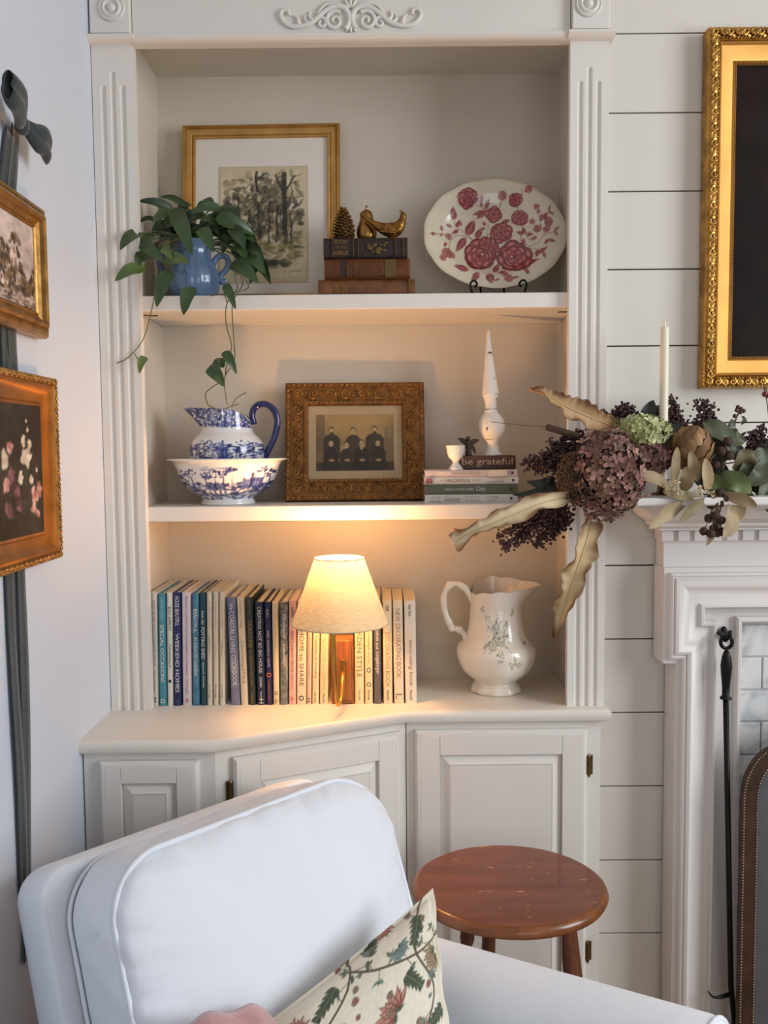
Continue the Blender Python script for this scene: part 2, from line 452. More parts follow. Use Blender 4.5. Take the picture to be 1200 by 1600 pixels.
# ---------------------------------------------------------------- countertop and base cabinets
LF, RF = -.205, -.047          # counter front lines (left bay / right bay)
cA = PZ(335, 1157, CT); cB = PZ(635, 1112, CT)
LF = cA.y; RF = cB.y
poly = [(WX, NB), (WX, LF), (cA.x, LF), (cB.x, RF), (.512, RF), (.512, FY+.016), (.444, FY+.016), (.444, NB)]
def inset(poly, idx, d):       # move the visible front outline by d
    out = []
    for i, (x, y) in enumerate(poly):
        out.append((x, y+(d if i in idx else 0)))
    return out
ct = MB(); rows = [(CT, .010), (CT-.002, .004), (CT-.006, .0008), (CT-.012, 0), (CT-.020, 0), (CT-.026, .003), (CT-.029, .010)]
n = len(poly); vs = []
for z, d in rows:
    for i, (x, y) in enumerate(poly):
        vs.append((x-(d if i in (4, 5) else 0), y+(d if i in (1, 2, 3, 4) else 0), z))
fs = [list(range(n))[::-1], list(range((len(rows)-1)*n, len(rows)*n))]
for j in range(len(rows)-1):
    for i in range(n): fs.append((j*n+i, (j+1)*n+i, (j+1)*n+(i+1) % n, j*n+(i+1) % n))
ct.add(vs, fs)
tag(ct.build('countertop', M('counter_gloss_paint', (224,217,206), .28, var=(4,.03), bump=(70,.03)), smooth=40),
    'white painted wooden countertop with an angled front edge under the bookcase', 'countertop')

brass_old = M('aged_brass', (122,98,62), .35, 1, var=(80,.5))
def cab_unit(a, b, label, door, hinges, kick=0):
    """cabinet front between plan points a and b; door=(s0,s1,ztop) in metres along the front"""
    a = Vector((*a, 0)); b = Vector((*b, 0)); d = (b-a); L = d.length
    t = thing('base_cabinet', label, 'cabinet', a, (0, 0, math.atan2(d.y, d.x)))
    zt = CT-.029
    def lb(x0, x1, y0, y1, z0, z1): return MB().box(x0, x1, y0, y1, z0, z1)
    lb(0, L, .004, .02, .0, zt).build('carcass', paint, t, smooth=0, local=True)
    s0, s1, dz = door; z0 = .10
    lb(0, s0, -.0, .004, z0, zt).build('frame_stile', paint, t, smooth=0, local=True)
    lb(s1, L, -.0, .004, z0, zt).build('frame_stile', paint, t, smooth=0, local=True)
    lb(s0, s1, -.0, .004, dz, zt).build('frame_rail', paint, t, smooth=0, local=True)
    lb(0, L, -.0, .004, 0, z0).build('toe_board', paint, t, smooth=0, local=True)
    # door: thin slab with lipped edge, stiles, rails and a raised panel
    D = MB()
    D.sweep([(s0, z0+.01), (s0, dz), (s1, dz), (s1, z0+.01)], [(0, 0), (0, .010), (.006, .017), (.012, .018), (.012, .004)], closed=True)
    D.box(s0+.006, s1-.006, -.006, 0, z0+.016, dz-.006)
    dr = D.build('door', paint, t, smooth=30, local=True)
    sw = min(.056, (s1-s0)*.22)
    for x0, x1 in ((s0+.012, s0+sw), (s1-sw, s1-.012)):
        lb(x0, x1, -.0182, -.002, z0+.022, dz-.012).build('stile', paint, dr, smooth=0, local=True, bevel=.0008)
    for zz0, zz1 in ((dz-sw, dz-.012), (z0+.022, z0+sw+.01)):
        lb(s0+sw+.0006, s1-sw-.0006, -.018, -.002, zz0, zz1).build('rail', paint, dr, smooth=0, local=True, bevel=.0008)
    p0, p1, q0, q1 = s0+sw, s1-sw, z0+sw+.01, dz-sw
    rp = MB(); rp.sweep([(p0, q0), (p0, q1), (p1, q1), (p1, q0)], [(0,.004),(.003,.008),(.004,.008),(.020,.015),(.022,.0165),(.024,.0165)], closed=True)
    rp.box(p0+.0235, p1-.0235, -.0165, -.004, q0+.0235, q1-.0235)
    rp.build('raised_panel', paint, dr, smooth=20, local=True)
    for side, hz in hinges:
        x = s0-.006 if side < 0 else s1+.006
        h = MB(); h.tube([(x, -.009, hz-.022), (x, -.009, hz+.022)], .0042, 10); h.tube([(x, -.009, hz+.022), (x, -.009, hz+.028)], [.0034, .001], 10); h.tube([(x, -.009, hz-.028), (x, -.009, hz-.022)], [.001, .0034], 10)
        h.box(x-(.008 if side < 0 else -.001), x+(.001 if side < 0 else .010)-0, -.004, -.0, hz-.022, hz+.022)
        h.build('hinge', brass_old, t, smooth=40, local=True)
    return t
ov = .022
# left bay
a0 = (WX+.003, LF+ov); b0 = (cA.x-.004, LF+ov)
LL = b0[0]-a0[0]
c1 = cA.x+.012; 
dl0 = P(158, 1187, LF+ov); dl1 = P(312, 1187, LF+ov)
cab_unit(a0, b0, 'narrow white base cabinet bay against the left wall behind the armchair', (dl0.x-a0[0], dl1.x-a0[0], dl0.z), [])
# angled bay
a1 = Vector((cA.x-.004, LF+ov)); b1 = Vector((cB.x-.002, RF+ov)); dd = (b1-a1); LD = dd.length; dd = dd/LD
def on_diag(u, v):
    r = ray(u, v); nrm = Vector((dd.y, -dd.x)); # plane containing a1,b1
    tt = ((a1.x-CAMPOS.x)*nrm.x+(a1.y-CAMPOS.y)*nrm.y)/(r.x*nrm.x+r.y*nrm.y); q = CAMPOS+r*tt
    return (Vector((q.x, q.y))-a1).dot(dd), q.z
s0, z0_ = on_diag(362, 1180); s1, z1_ = on_diag(622, 1143); hs, hz = on_diag(353, 1237)
cab_unit(a1, b1, 'angled white base cabinet bay with brass hinge behind the armchair back', (s0, min(s1, LD-.012), (z0_+z1_)/2), [(-1, hz), (-1, .22)])
# right bay
a2 = (cB.x+.0, RF+ov); b2 = (.492, RF+ov)
r0 = P(648, 1139, RF+ov); r1 = P(915, 1137, RF+ov); h1 = P(921, 1194, RF+ov).z; h2 = P(925, 1484, RF+ov).z
cab_unit(a2, b2, 'white base cabinet bay with two brass hinges behind the round side table', (r0.x-a2[0], r1.x-a2[0], r0.z), [(1, h1), (1, h2)])
# ---------------------------------------------------------------- fireplace mantel, tiles, screen, poker
paint_m = M('mantel_paint', (225,219,214), .38, var=(3,.03), bump=(40,.05))
RX = 1.70                                        # mantel runs out of the picture to the right
FYM = -.06                                       # frieze face
fm = thing('fireplace_mantel', 'white painted fireplace mantel with dentil cornice and eared moulding', 'mantel', (1.15, -.1, 0))
fx = P(1037, 860, FYM).x
zsh1 = P(1010, 777, -.2).z; zsh0 = P(1010, 790, -.2).z
zd1 = P(1090, 828, FYM-.02).z; zd0 = P(1090, 846, FYM-.02).z
# shelf and stepped cornice as a profile in (out, z) with a return on the left end
msx = .512
MB().box(msx, RX, -.225, -.003, zsh0, zsh1).build('mantel_shelf', paint_m, fm, smooth=0, bevel=.004)
co = MB(); steps = [(.198, zsh0), (.190, zsh0-.006), (.176, zsh0-.010), (.160, zsh0-.013), (.152, zsh0-.020), (.135, zsh0-.034), (.112, zsh0-.043), (.104, zsh0-.046), (.104, zsh0-.052), (.088, zd1+.004), (.088, zd1)]
for (o0, zz0), (o1, zz1) in zip(steps[:-1], steps[1:]):
    def ring(o, z): 
        xl = fx-(o-.06)*.62
        return [(xl, -.003, z), (xl, -o, z), (RX, -o, z), (RX, -.003, z)]
    co.add(ring(o0, zz0)+ring(o1, zz1), [(0,1,5,4), (1,2,6,5)])
co.build('cornice_moulding', paint_m, fm, smooth=50)
db = MB().box(fx-.004, RX, FYM-.012, -.003, zd0, zd1).build('dentil_band', paint_m, fm, smooth=0)
pitch = 25.5/ppm(FYM-.03); dw = 17/ppm(FYM-.03); x = P(1037, 838, FYM-.03).x
while x < 1.45:
    MB().box(x, x+dw, FYM-.019, FYM-.012, zd0+.001, zd1-.001).build('dentil', paint_m, db, smooth=0, bevel=.001)
    x += pitch
zf0 = P(1090, 900, FYM).z
MB().box(fx, RX, FYM, -.003, zf0-.03, zd0).build('frieze', paint_m, fm, smooth=0)
# eared architrave
AY = -.06
ox = P(1037, 1000, AY-.02).x; lx = P(1054, 1200, AY-.02).x
zt = P(1090, 887, AY-.02).z; ze = P(1045, 1037, AY-.02).z
w1 = P(1103, 1000, AY-.02).x-ox
prof = [(0,-.055),(0,.018),(.010,.020),(.012,.028),(.017,.031),(.021,.027),(.024,.033),(.030,.035),(.036,.033),(.048,.026),(.062,.017),(.076,.011),(.083,.012),(.087,.020),(.092,.021),(.095,.016),(.097,.004),(.097,-.055)]
sc = w1/.097; prof = [(a*sc, d) for a, d in prof]
MB().sweep([(lx, 0), (lx, ze), (ox, ze), (ox, zt), (RX, zt)], prof, y0=AY).build('architrave_moulding', paint_m, fm, smooth=35)
# flat slip and raised inner strip around the tiles
ix = P(1145, 1100, -.045).x; ix2 = P(1156, 1100, -.05).x; zi = P(1180, 962, -.045).z
MB().box(ox+w1*.9, ix+.004, -.045, -.003, 0, zt-.02).build('slip_board', paint_m, fm, smooth=0)
MB().box(ix+.004, RX, -.045, -.003, zi, zt-.02).build('slip_board', paint_m, fm, smooth=0)
MB().sweep([(ix, 0), (ix, zi), (RX, zi)], [(0,0), (0,.012), (.004,.016), (.010,.016), (.013,.010), (.016,.004), (.016,-.02)], y0=-.045).build('inner_strip', paint_m, fm, smooth=35)

# marble tiles, laid like bricks
marble = bpy.data.materials.new('carrara_marble'); marble.use_nodes = True
nt = marble.node_tree; b = nt.nodes['Principled BSDF']; b.inputs['Roughness'].default_value = .3
oi = nt.nodes.new('ShaderNodeTexCoord'); nz = nt.nodes.new('ShaderNodeTexNoise'); nz.inputs['Scale'].default_value = 9; nz.inputs['Detail'].default_value = 9; nz.inputs['Distortion'].default_value = 1.6
rp = nt.nodes.new('ShaderNodeValToRGB'); rp.color_ramp.elements[0].position = .38; rp.color_ramp.elements[0].color = (*lin((170,174,178)), 1)
rp.color_ramp.elements[1].position = .56; rp.color_ramp.elements[1].color = (*lin((222,222,220)), 1)
e = rp.color_ramp.elements.new(.48); e.color = (*lin((208,209,209)), 1)
nt.links.new(oi.outputs['Object'], nz.inputs['Vector']); nt.links.new(nz.outputs['Fac'], rp.inputs[0]); nt.links.new(rp.outputs[0], b.inputs['Base Color'])
TY = -.024
ts = tag(MB().box(ix2+.001, RX, TY+.003, -.003, 0, zi+.02).build('tile_surround', M('tile_grout', (214,213,209), .8), smooth=0), 'white marble brick tiles set around the fireplace opening', 'tile surround')
rowz = [P(1175, v, TY).z for v in (975, 1026, 1077.5, 1127)]
rh = .0775; zs = rowz[:]
while zs[-1] > .08: zs.append(zs[-1]-rh)
jx = P(1190, 1050, TY).x; tw = .152
for r_, (za, zb) in enumerate(zip(zs[:-1], zs[1:])):
    xs = ix2+.0025; off = jx if r_ % 2 else jx+tw/2
    x = off-tw*2; cuts = [xs]
    while x < RX:
        if x > xs+.012: cuts.append(x)
        x += tw
    for xa, xb in zip(cuts[:-1], cuts[1:]):
        if xa > 1.25: break
        MB().box(xa+.0015, xb-.0015, TY-.004, TY+.004, zb+.002, za-.002).build('tile', marble, ts, smooth=0, bevel=.0025)

# fire screen
SY = -.13
sx0 = P(1154, 1400, SY).x; sz = P(1160, 1247, SY).z; sxr = .92
prox = thing('fire_screen', 'arched fireplace screen with studded brown leather frame and dark mesh', 'fire screen', (.95, SY, 0))
ztop = P(1200, 1137, SY).z
outl = [(sx0, .02), (sx0, sz-.15), (sx0, sz)]
for i in range(1, 13):
    a = math.pi/2*i/12; outl.append((sx0+.085*(1-math.cos(a)), sz+.12*math.sin(a)))
xr = 2*.98-sx0
outl += [(sx0+.14, sz+.138), (sx0+.22, sz+.154), (.98, sz+.16)]
outl += [(2*.98-x, z) for x, z in outl[:-1][::-1]]
fw = 26/ppm(SY)
MB().sweep(outl, [(0,-.004),(0,.008),(.003,.012),(fw-.003,.012),(fw,.008),(fw,-.004)], y0=SY).build('leather_frame', M('brown_leather', (66,42,30), .45, var=(30,.4), bump=(200,.3)), prox, smooth=40)
nl = MB(); rngn = random.Random(3)
for off in (.0035, fw-.0035):
    pts = [Vector(p) for p in outl]; ms = []
    for i in range(len(pts)):
        d = (pts[min(i+1, len(pts)-1)]-pts[max(i-1, 0)]).normalized(); ms.append(pts[i]+Vector((d.y, -d.x))*off)
    acc = 0
    for p, q in zip(ms[:-1], ms[1:]):
        L = (q-p).length
        while acc < L:
            c = p.lerp(q, acc/L); nl.sphere((c.x, SY-.012, c.y), .0025, 6, 4); acc += .0066
        acc -= L
tag(nl.build('nailheads', M('dark_nailhead', (150,128,106), .35, .8), prox, smooth=179), kind='stuff')
mm = bpy.data.materials.new('woven_wire_mesh'); mm.use_nodes = True; nt = mm.node_tree; b = nt.nodes['Principled BSDF']
b.inputs['Base Color'].default_value = (*lin((112,114,120)), 1); b.inputs['Metallic'].default_value = .5; b.inputs['Roughness'].default_value = .5
tc = nt.nodes.new('ShaderNodeTexCoord'); cks = []
for dr in ('X', 'Z'):
    wv = nt.nodes.new('ShaderNodeTexWave'); wv.bands_direction = dr; wv.inputs['Scale'].default_value = 120
    nt.links.new(tc.outputs['Object'], wv.inputs[0]); cks.append(wv)
mx = nt.nodes.new('ShaderNodeMath'); mx.operation = 'MAXIMUM'
nt.links.new(cks[0].outputs['Fac'], mx.inputs[0]); nt.links.new(cks[1].outputs['Fac'], mx.inputs[1])
mr = nt.nodes.new('ShaderNodeMapRange'); mr.inputs[1].default_value = .72; mr.inputs[2].default_value = .88; mr.inputs[3].default_value = .38; mr.inputs[4].default_value = 1
nt.links.new(mx.outputs[0], mr.inputs[0]); nt.links.new(mr.outputs[0], b.inputs['Alpha'])
inn = [(x+(fw*.9 if x < .9 else -fw*.9 if x > 1.06 else 0), z-(fw*.9 if z > sz else 0)) for x, z in outl]
MB().prism(inn, SY-.002, SY-.001).build('mesh_panel', mm, prox, smooth=0)
for xx in (sx0+.08, xr-.1):
    MB().tube([(xx, SY, .03), (xx, SY+.0, .012), (xx, SY-.06, .0)], .008, 8).build('foot', M('dark_iron'), prox)

# poker on its hook
iron = M('black_iron', (22,22,24), .42, .6, bump=(120,.25))
PY = -.105
hk = MB(); c = P(1132, 993, PY)
hk.tube([(c.x, -.046, c.z), (c.x, PY+.02, c.z), (c.x, PY-.006, c.z-.008), (c.x+.005, PY-.016, c.z+.004), (c.x+.006, PY-.017, c.z+.014)], [.006,.006,.006,.0055,.004], 10)
q = P(1131, 990, -.05); hk.sphere((q.x, -.05, q.z), (.009, .006, .017), 12, 10)
tag(hk.build('poker_hook', iron, smooth=179), 'small black iron hook on the fireplace slip holding the poker', 'hook')
a = P(1134, 1005, PY); b_ = P(1134, 1090, PY); Lh = a.z-b_.z
pk = thing('fire_poker', 'black iron fire poker hanging beside the fireplace opening', 'poker', (b_.x, PY, .05))
rg = [(a.x+.0125*math.cos(t), PY-.004, a.z+.003+.0135*math.sin(t)) for t in [2*math.pi*i/20 for i in range(20)]]
MB().tube(rg, .0042, 8, closed=True).build('ring', iron, pk, smooth=179)
MB().lathe([(.005,0),(.0125,.001),(.0125,.005),(.008,.008),(.0085,.03),(.011,.055),(.0125,Lh*.62),(.010,Lh*.78),(.007,Lh*.86),(.004,Lh*.9)], 14, (b_.x, PY, b_.z-.004)).build('handle', iron, pk, smooth=60)
e1 = P(1142, 1540, PY); e2 = P(1146, 1620, PY)
MB().tube([(b_.x, PY, b_.z), e1, (e2.x, PY, .12), (e2.x, PY, .06)], [.0065, .0065, .006, .003], 8).build('shaft', iron, pk, smooth=179)
s1_ = [P(1142, 1553, PY), P(1125, 1558, PY-.012), P(1113, 1557, PY-.016), P(1106, 1548, PY-.018)]
MB().tube(spline(s1_, 10), [.0055-.0045*i/9 for i in range(10)], 8).build('spur', iron, pk, smooth=179)

# ---------------------------------------------------------------- frames
gold = M('antique_gold_leaf', (180,134,72), .34, .85, var=(40,.35), bump=(90,.25))
gold_b = M('bright_gold_leaf', (192,146,76), .33, .9, var=(30,.45), bump=(60,.2))
gold_d = M('dark_gold_wood', (150,98,40), .42, .7, var=(25,.4), bump=(80,.2))
brown_gilt = M('brown_gilt_gesso', (126,84,38), .5, .45, var=(50,.5), bump=(70,.4))
def frame_path(w, h): return [(-w/2, -h/2), (-w/2, h/2), (w/2, h/2), (w/2, -h/2)]
def around(w, h, inset, step):
    """points with tangents around a rectangle, inset from the outer edge"""
    a, b = w/2-inset, h/2-inset; out = []
    for p, q in (((-a,-b),(-a,b)), ((-a,b),(a,b)), ((a,b),(a,-b)), ((a,-b),(-a,-b))):
        p, q = Vector(p), Vector(q); L = (q-p).length; n = max(1, round(L/step)); d = (q-p)/L
        for i in range(n): out.append((p.lerp(q, i/n), d))
    return out
def beads(mb, w, h, inset, step, r, out, sq=1):
    for p, d in around(w, h, inset, step):
        mb.sphere((p.x, -out, p.y), (r*(sq if abs(d.x) > .5 else 1), r, r*(sq if abs(d.y) > .5 else 1)), 8, 6)
def scrolls(mb, w, h, inset, step, r, out, thick):
    for k, (p, d) in enumerate(around(w, h, inset, step)):
        nrm = Vector((d.y, -d.x)); sg = 1 if k % 2 else -1; pts = []
        for i in range(15):
            t = i/14; a = sg*(t*1.5*2*math.pi)+1; rr = r*(1-.8*t)
            q = p+d*(rr*math.cos(a))+nrm*(rr*math.sin(a)); pts.append((q.x, -out-.001*math.sin(t*3), q.y))
        q0 = p-d*step*.5+nrm*(r*.6*sg); pts = [(q0.x, -out, q0.y)]+pts
        mb.tube(pts, [thick*(1-.5*i/15) for i in range(16)], 6)

# big gilt painting over the mantel
gw0 = P(1101, 40, -.045); gl = P(1104.5, 323, -.045).x; gzt = P(1110, 40, -.045).z; gzb = P(1110, 606, -.045).z
GW, GH = .64, gzt-gzb
gp = thing('framed_painting', 'large dark painting in a wide ornate gilt frame above the mantel', 'painting', (gl+GW/2, -.005, (gzt+gzb)/2))
MB().sweep(frame_path(GW, GH), [(0,0),(0,.030),(.003,.036),(.012,.040),(.022,.034),(.026,.026)], closed=True).build('carved_border', gold_b, gp, local=True, smooth=50)
orn = MB(); scrolls(orn, GW, GH, .013, .0165, .0085, .040, .0036); beads(orn, GW, GH, .004, .009, .0036, .034, 1.2); beads(orn, GW, GH, .0225, .008, .0028, .034, 1.2)
orn.build('carved_ornament', gold_b, gp, local=True, smooth=179)
gi = MB(); ip = [(.026,0),(.026,.026),(.029,.030),(.032,.028),(.034,.024),(.056,.016),(.062,.013),(.066,.016),(.069,.016),(.071,.011),(.071,0)]
gi.sweep(frame_path(GW, GH), ip, closed=True); gi.build('gold_liner', M('satin_gold_liner', (200,146,70), .45, .6, var=(12,.15)), gp, local=True, smooth=40)
bd = MB(); beads(bd, GW, GH, .0675, .0055, .0019, .0165); bd.build('bead_edge', gold_d, gp, local=True, smooth=179)
cv = Canvas(120, 200, (30,20,17)); cv.noise(40, .7, 2)
for k in range(60): cv.ell(random.Random(k).uniform(0,120), random.Random(k+99).uniform(0,200), random.Random(k+5).uniform(8,25), random.Random(k+7).uniform(3,14), random.Random(k).random(), (44,28,24) if k % 3 else (24,24,30), .25, 5)
picture('canvas', cv, -GW/2+.07, GW/2-.07, -GH/2+.07, GH/2-.07, -.009, MC('old_oil_paint', .6, spec=.12), gp, 60, 90)

# pictures on the left wall (local +x runs along the wall towards the bookcase)
RZ = math.pi/2
def wall_pic(label, ytop, z0, z1, width):
    return thing('framed_painting', label, 'painting', (WX+.006, ytop-width/2, (z0+z1)/2), (0, 0, RZ)), width, z1-z0
u1 = PX(74, 327, WX+.03); u2 = PX(73, 530, WX+.02)
pu, w, h = wall_pic('small landscape painting in a stepped gold frame below the ribbon bow', (u1.y+u2.y)/2, u2.z, u1.z, .33)
MB().sweep(frame_path(w, h), [(0,0),(0,.014),(.004,.020),(.010,.022),(.016,.020),(.017,.026),(.022,.029),(.027,.026),(.029,.019),(.036,.014),(.040,.016),(.043,.013),(.045,.006),(.045,0)], closed=True).build('gold_frame', gold, pu, local=True, smooth=30)
rg_ = random.Random(11); cv = Canvas(200, 130, (196,178,170)); cv.noise(30, .35, 5)
for i in range(90): cv.ell(rg_.uniform(0,200), rg_.uniform(0,60), rg_.uniform(5,20), rg_.uniform(2,7), rg_.uniform(-.4,.4), rg_.choice([(214,196,184),(180,160,156),(205,185,170)]), .35, 4)
for i in range(420):
    x = rg_.uniform(0,200); top = 62+18*math.sin(x/23)+10*math.sin(x/9+1)-(26 if x < 60 or 120 < x < 150 else 0); y = rg_.uniform(top, 112)
    cv.ell(x, y, rg_.uniform(2,7), rg_.uniform(1.5,6), rg_.uniform(0,3), rg_.choice([(74,58,46),(98,78,56),(120,96,66),(60,50,46),(140,112,78)]), .7, 1.5)
for i in range(160): cv.ell(rg_.uniform(0,200), rg_.uniform(108,130), rg_.uniform(3,10), rg_.uniform(1,3), rg_.uniform(-.2,.2), rg_.choice([(190,168,154),(96,78,66),(150,126,108),(70,58,52)]), .7, 1.5)
picture('canvas', cv, -w/2+.044, w/2-.044, -h/2+.044, h/2-.044, -.0125, MC('old_oil_paint'), pu, 130, 90)

l1 = PX(92, 594, WX+.03); l2 = PX(93, 871, WX+.03)
pl, w, h = wall_pic('dark floral still life in a gold frame with beaded rim, lower on the left wall', (l1.y+l2.y)/2, l2.z, l1.z, .29)
MB().sweep(frame_path(w, h), [(0,0),(0,.018),(.003,.024),(.010,.026),(.013,.022)], closed=True).build('beaded_rim', gold_d, pl, local=True, smooth=30)
orn = MB(); scrolls(orn, w, h, .0065, .010, .0042, .0255, .0017); beads(orn, w, h, .0015, .0075, .0028, .022, 1.2); orn.build('rim_ornament', gold, pl, local=True, smooth=179)
MB().sweep(frame_path(w, h), [(.013,0),(.013,.022),(.018,.023),(.030,.015),(.044,.010),(.048,.013),(.052,.012),(.053,.005),(.053,0)], closed=True).build('gold_liner', M('burnished_gold', (170,112,50), .38, .75, var=(18,.3)), pl, local=True, smooth=40)
cv = Canvas(130, 180, (58,50,44)); cv.noise(40, .4, 8); rg_ = random.Random(5)
def fl(x, y, r, cols, n=9):
    for i in range(n):
        a = rg_.uniform(0, 6.28); q = rg_.uniform(.2, .8)*r
        cv.ell(x+math.cos(a)*q*.8, y+math.sin(a)*q, r*rg_.uniform(.3,.5), r*rg_.uniform(.2,.36), rg_.uniform(0,3), rg_.choice(cols), .85, 1.5)
for i in range(40):
    x = rg_.uniform(10,115); y0 = rg_.uniform(90,170); cv.line([(x, y0), (x+rg_.uniform(-8,8), y0-rg_.uniform(15,50))], 1.3, (92,86,72), .6)
    cv.leaf(x, y0, rg_.uniform(8,18), rg_.uniform(4,8), rg_.uniform(-3,0), (70,68,58), None, .7)
W1 = [(222,206,184),(236,222,202),(196,174,150),(210,190,170)]; W2 = [(186,128,112),(206,156,140),(150,96,84),(220,180,164)]; W3 = [(110,72,76),(140,96,98),(86,58,62)]
for x, y, r, c in ((82,74,17,W1),(76,50,9,W1),(92,54,8,W1),(64,100,10,W1),(94,104,8,W1),(104,126,14,W2),(118,118,11,W2),(98,140,11,W2),(110,152,9,W2),(40,96,14,W3),(50,118,13,W3),(24,110,13,W2),(20,76,14,W1),(36,60,11,W2),(30,140,14,W3),(60,136,11,W3),(85,22,3,W1),(88,34,4,W1),(112,90,4,W1)): fl(x, y, r, c, 14)
picture('canvas', cv, -w/2+.052, w/2-.052, -h/2+.052, h/2-.052, -.0125, MC('old_oil_paint'), pl, 90, 120)

# velvet ribbon
velvet = M('dark_teal_velvet', (40,52,56), .85, 0, var=(14,.35), bump=(30,.3), sheen=.35)
rb = thing('ribbon_bow', 'long dark teal velvet ribbon tied in a bow, hanging behind the left wall paintings', 'ribbon', (WX+.01, -.54, 1.9))
kx = WX+.016; kc = PX(26, 196, kx)
def strip(mb, pts, w, face=(1,0,0), n=24, twist=0, seed=1):
    leaf_geo(mb, pts, w, face, cup=.1, n=n, m=5, rng=random.Random(seed), shape=[(0,1),(1,1)], twist=twist, wave=.03)
def bow_loop(end, w, th, seed):
    """puffed loop of folded ribbon: flattened tube, pinched at the knot, with a crease along it"""
    k0 = Vector(kc)+Vector((.006, 0, 0)); ax = Vector(end); d = ax.normalized(); upd = (Vector((0, 0, 1))-d*d.z).normalized(); nd = d.cross(upd)
    if nd.x < 0: nd = -nd
    mb = MB(); NT, NA = 18, 28
    def fn(i, j):
        t = j/(NT-1); q = 2*math.pi*i/NA; ww = w/2*interp(t, [0,.15,.5,.85,1], [.26,.5,.95,1,.86]); hh = th/2*interp(t, [0,.2,.6,.9,1], [.3,.7,1,.9,.7])
        c, n_ = math.cos(q), math.sin(q); crease = 1-.5*math.exp(-((c-.1*math.sin(t*5+seed))/.22)**2)*(1 if n_ > 0 else .4)
        return k0+ax*t+Vector((0,0,-.006*t*t))+upd*(ww*c+.003*math.sin(t*9+seed))+nd*(hh*n_*crease+.012*math.sin(t*2.6))
    mb.grid(NA, NT, fn, wrapu=True)
    o = mb.build('bow_loop', velvet, rb, smooth=179); o.modifiers.new('s', 'SOLIDIFY').thickness = .0016
bow_loop((.012, .074, -.012), .056, .026, 1)
bow_loop((.016, -.10, .034), .066, .030, 3)
MB().sphere((kc.x+.010, kc.y-.002, kc.z), (.012, .016, .017), 14, 10).build('knot', velvet, rb, smooth=179)
zb1 = u1.z+.005
def tail(pix, w, seed):
    mb = MB(); pts = [PX(u, v, kx-.0125+.0012*math.sin(v/90+seed)) for u, v in pix]
    strip(mb, pts, w, (1,.0,0), 40, seed=seed); o = mb.build('ribbon_tail', velvet, rb, smooth=179); o.modifiers.new('s', 'SOLIDIFY').thickness = .0014
tail([(22,200),(18,260),(14,330),(16,520),(20,580),(24,720),(30,900),(34,1000),(38,1120),(40,1250),(41,1360),(42,1420),(41,1500)], .034, 2)
tail([(14,205),(6,270),(2,330),(5,520),(8,600),(10,760),(13,900),(17,1000),(24,1120),(30,1220),(34,1330),(36,1390)], .034, 7)
# ---------------------------------------------------------------- things on the shelves
Z1, Z2 = 1.754, 1.278          # shelf tops
def fpath(w, h): return [(-w/2, 0), (-w/2, h), (w/2, h), (w/2, 0)]
def shift(mb, dz):
    for v in mb.v: v.z += dz
    return mb
# framed woodland print, upper shelf
xc = P(409, 320, .21).x; w = 240/ppm(.215); h = 280/ppm(.215); lean = -math.asin(.055/h)
fp = thing('framed_print', 'tree watercolour print with wide white mat in thin gold frame, upper shelf', 'framed print', (xc, .172, Z1), (lean, 0, -.02))
MB().sweep(fpath(w, h), [(0,0),(0,.012),(.003,.016),(.007,.017),(.009,.013),(.012,.014),(.021,.011),(.024,.008),(.028,.011),(.031,.010),(.032,.004),(.032,0)], closed=True).build('gold_frame', M('pale_gold_frame', (196,150,84), .36, .75, var=(20,.2)), fp, local=True, smooth=30)
MB().box(-w/2+.03, w/2-.03, -.004, 0, .03, h-.03).build('mat_board', M('mat_board', (224,215,204), .8), fp, local=True, smooth=0)
cv = Canvas(200, 268, (206,190,158)); rg_ = random.Random(21); cv.noise(30, .12, 1)
cv.a[:8] = cv.a[-8:] = np.array((200,182,150))/255; 
dk = [(58,54,46),(76,70,58),(48,46,42),(92,86,66),(110,100,74)]
for i in range(520):
    x = rg_.gauss(95, 60); y = rg_.gauss(95, 42)
    if not (10 < x < 190 and 10 < y < 190): continue
    cv.ell(x, y, rg_.uniform(3,13), rg_.uniform(2,8), rg_.uniform(0,3), rg_.choice(dk+[(170,152,116),(150,134,100)]), rg_.uniform(.35,.8), 2)
for x0, y0, x1, y1, ww in ((150,178,146,15,11),(146,60,128,18,4),(146,58,172,20,4),(85,55,82,10,6),(85,30,105,12,3),(45,170,42,70,5),(90,180,86,90,5),(112,175,112,80,4),(130,175,132,95,5),(165,175,160,110,4),(60,172,66,100,4)):
    pts = [(x0+(x1-x0)*t+rg_.uniform(-2,2), y0+(y1-y0)*t) for t in (0,.25,.5,.75,1)]; cv.line(pts, ww, (44,40,36), .8)
for i in range(60):
    x, y = rg_.uniform(15,185), rg_.uniform(20,160); a = rg_.uniform(0,6.28); cv.line([(x,y),(x+math.cos(a)*14,y+math.sin(a)*9),(x+math.cos(a)*24,y+math.sin(a)*20)], 1.6, (40,38,34), .6)
for i in range(160): cv.ell(rg_.uniform(30,185), rg_.gauss(192,16), rg_.uniform(4,12), rg_.uniform(2,5), rg_.uniform(-.4,.4), rg_.choice([(120,116,70),(150,136,90),(96,98,60),(176,150,96),(80,80,58)]), .5, 2)
for i in range(40): cv.ell(rg_.uniform(95,160), rg_.gauss(226,5), rg_.uniform(5,12), rg_.uniform(2,5), 0, rg_.choice([(70,68,62),(90,86,76),(54,52,50)]), .6, 2)
cv.line([(160,246),(170,243),(182,244),(188,241)], 1.3, (90,80,66), .8); cv.line([(158,258),(178,258)], 1, (110,98,80), .7)
s_ = 1/ppm(.21); px0 = (347-409)*s_; px1 = (478-409)*s_; pz1 = h-66*s_; pz0 = h-242*s_
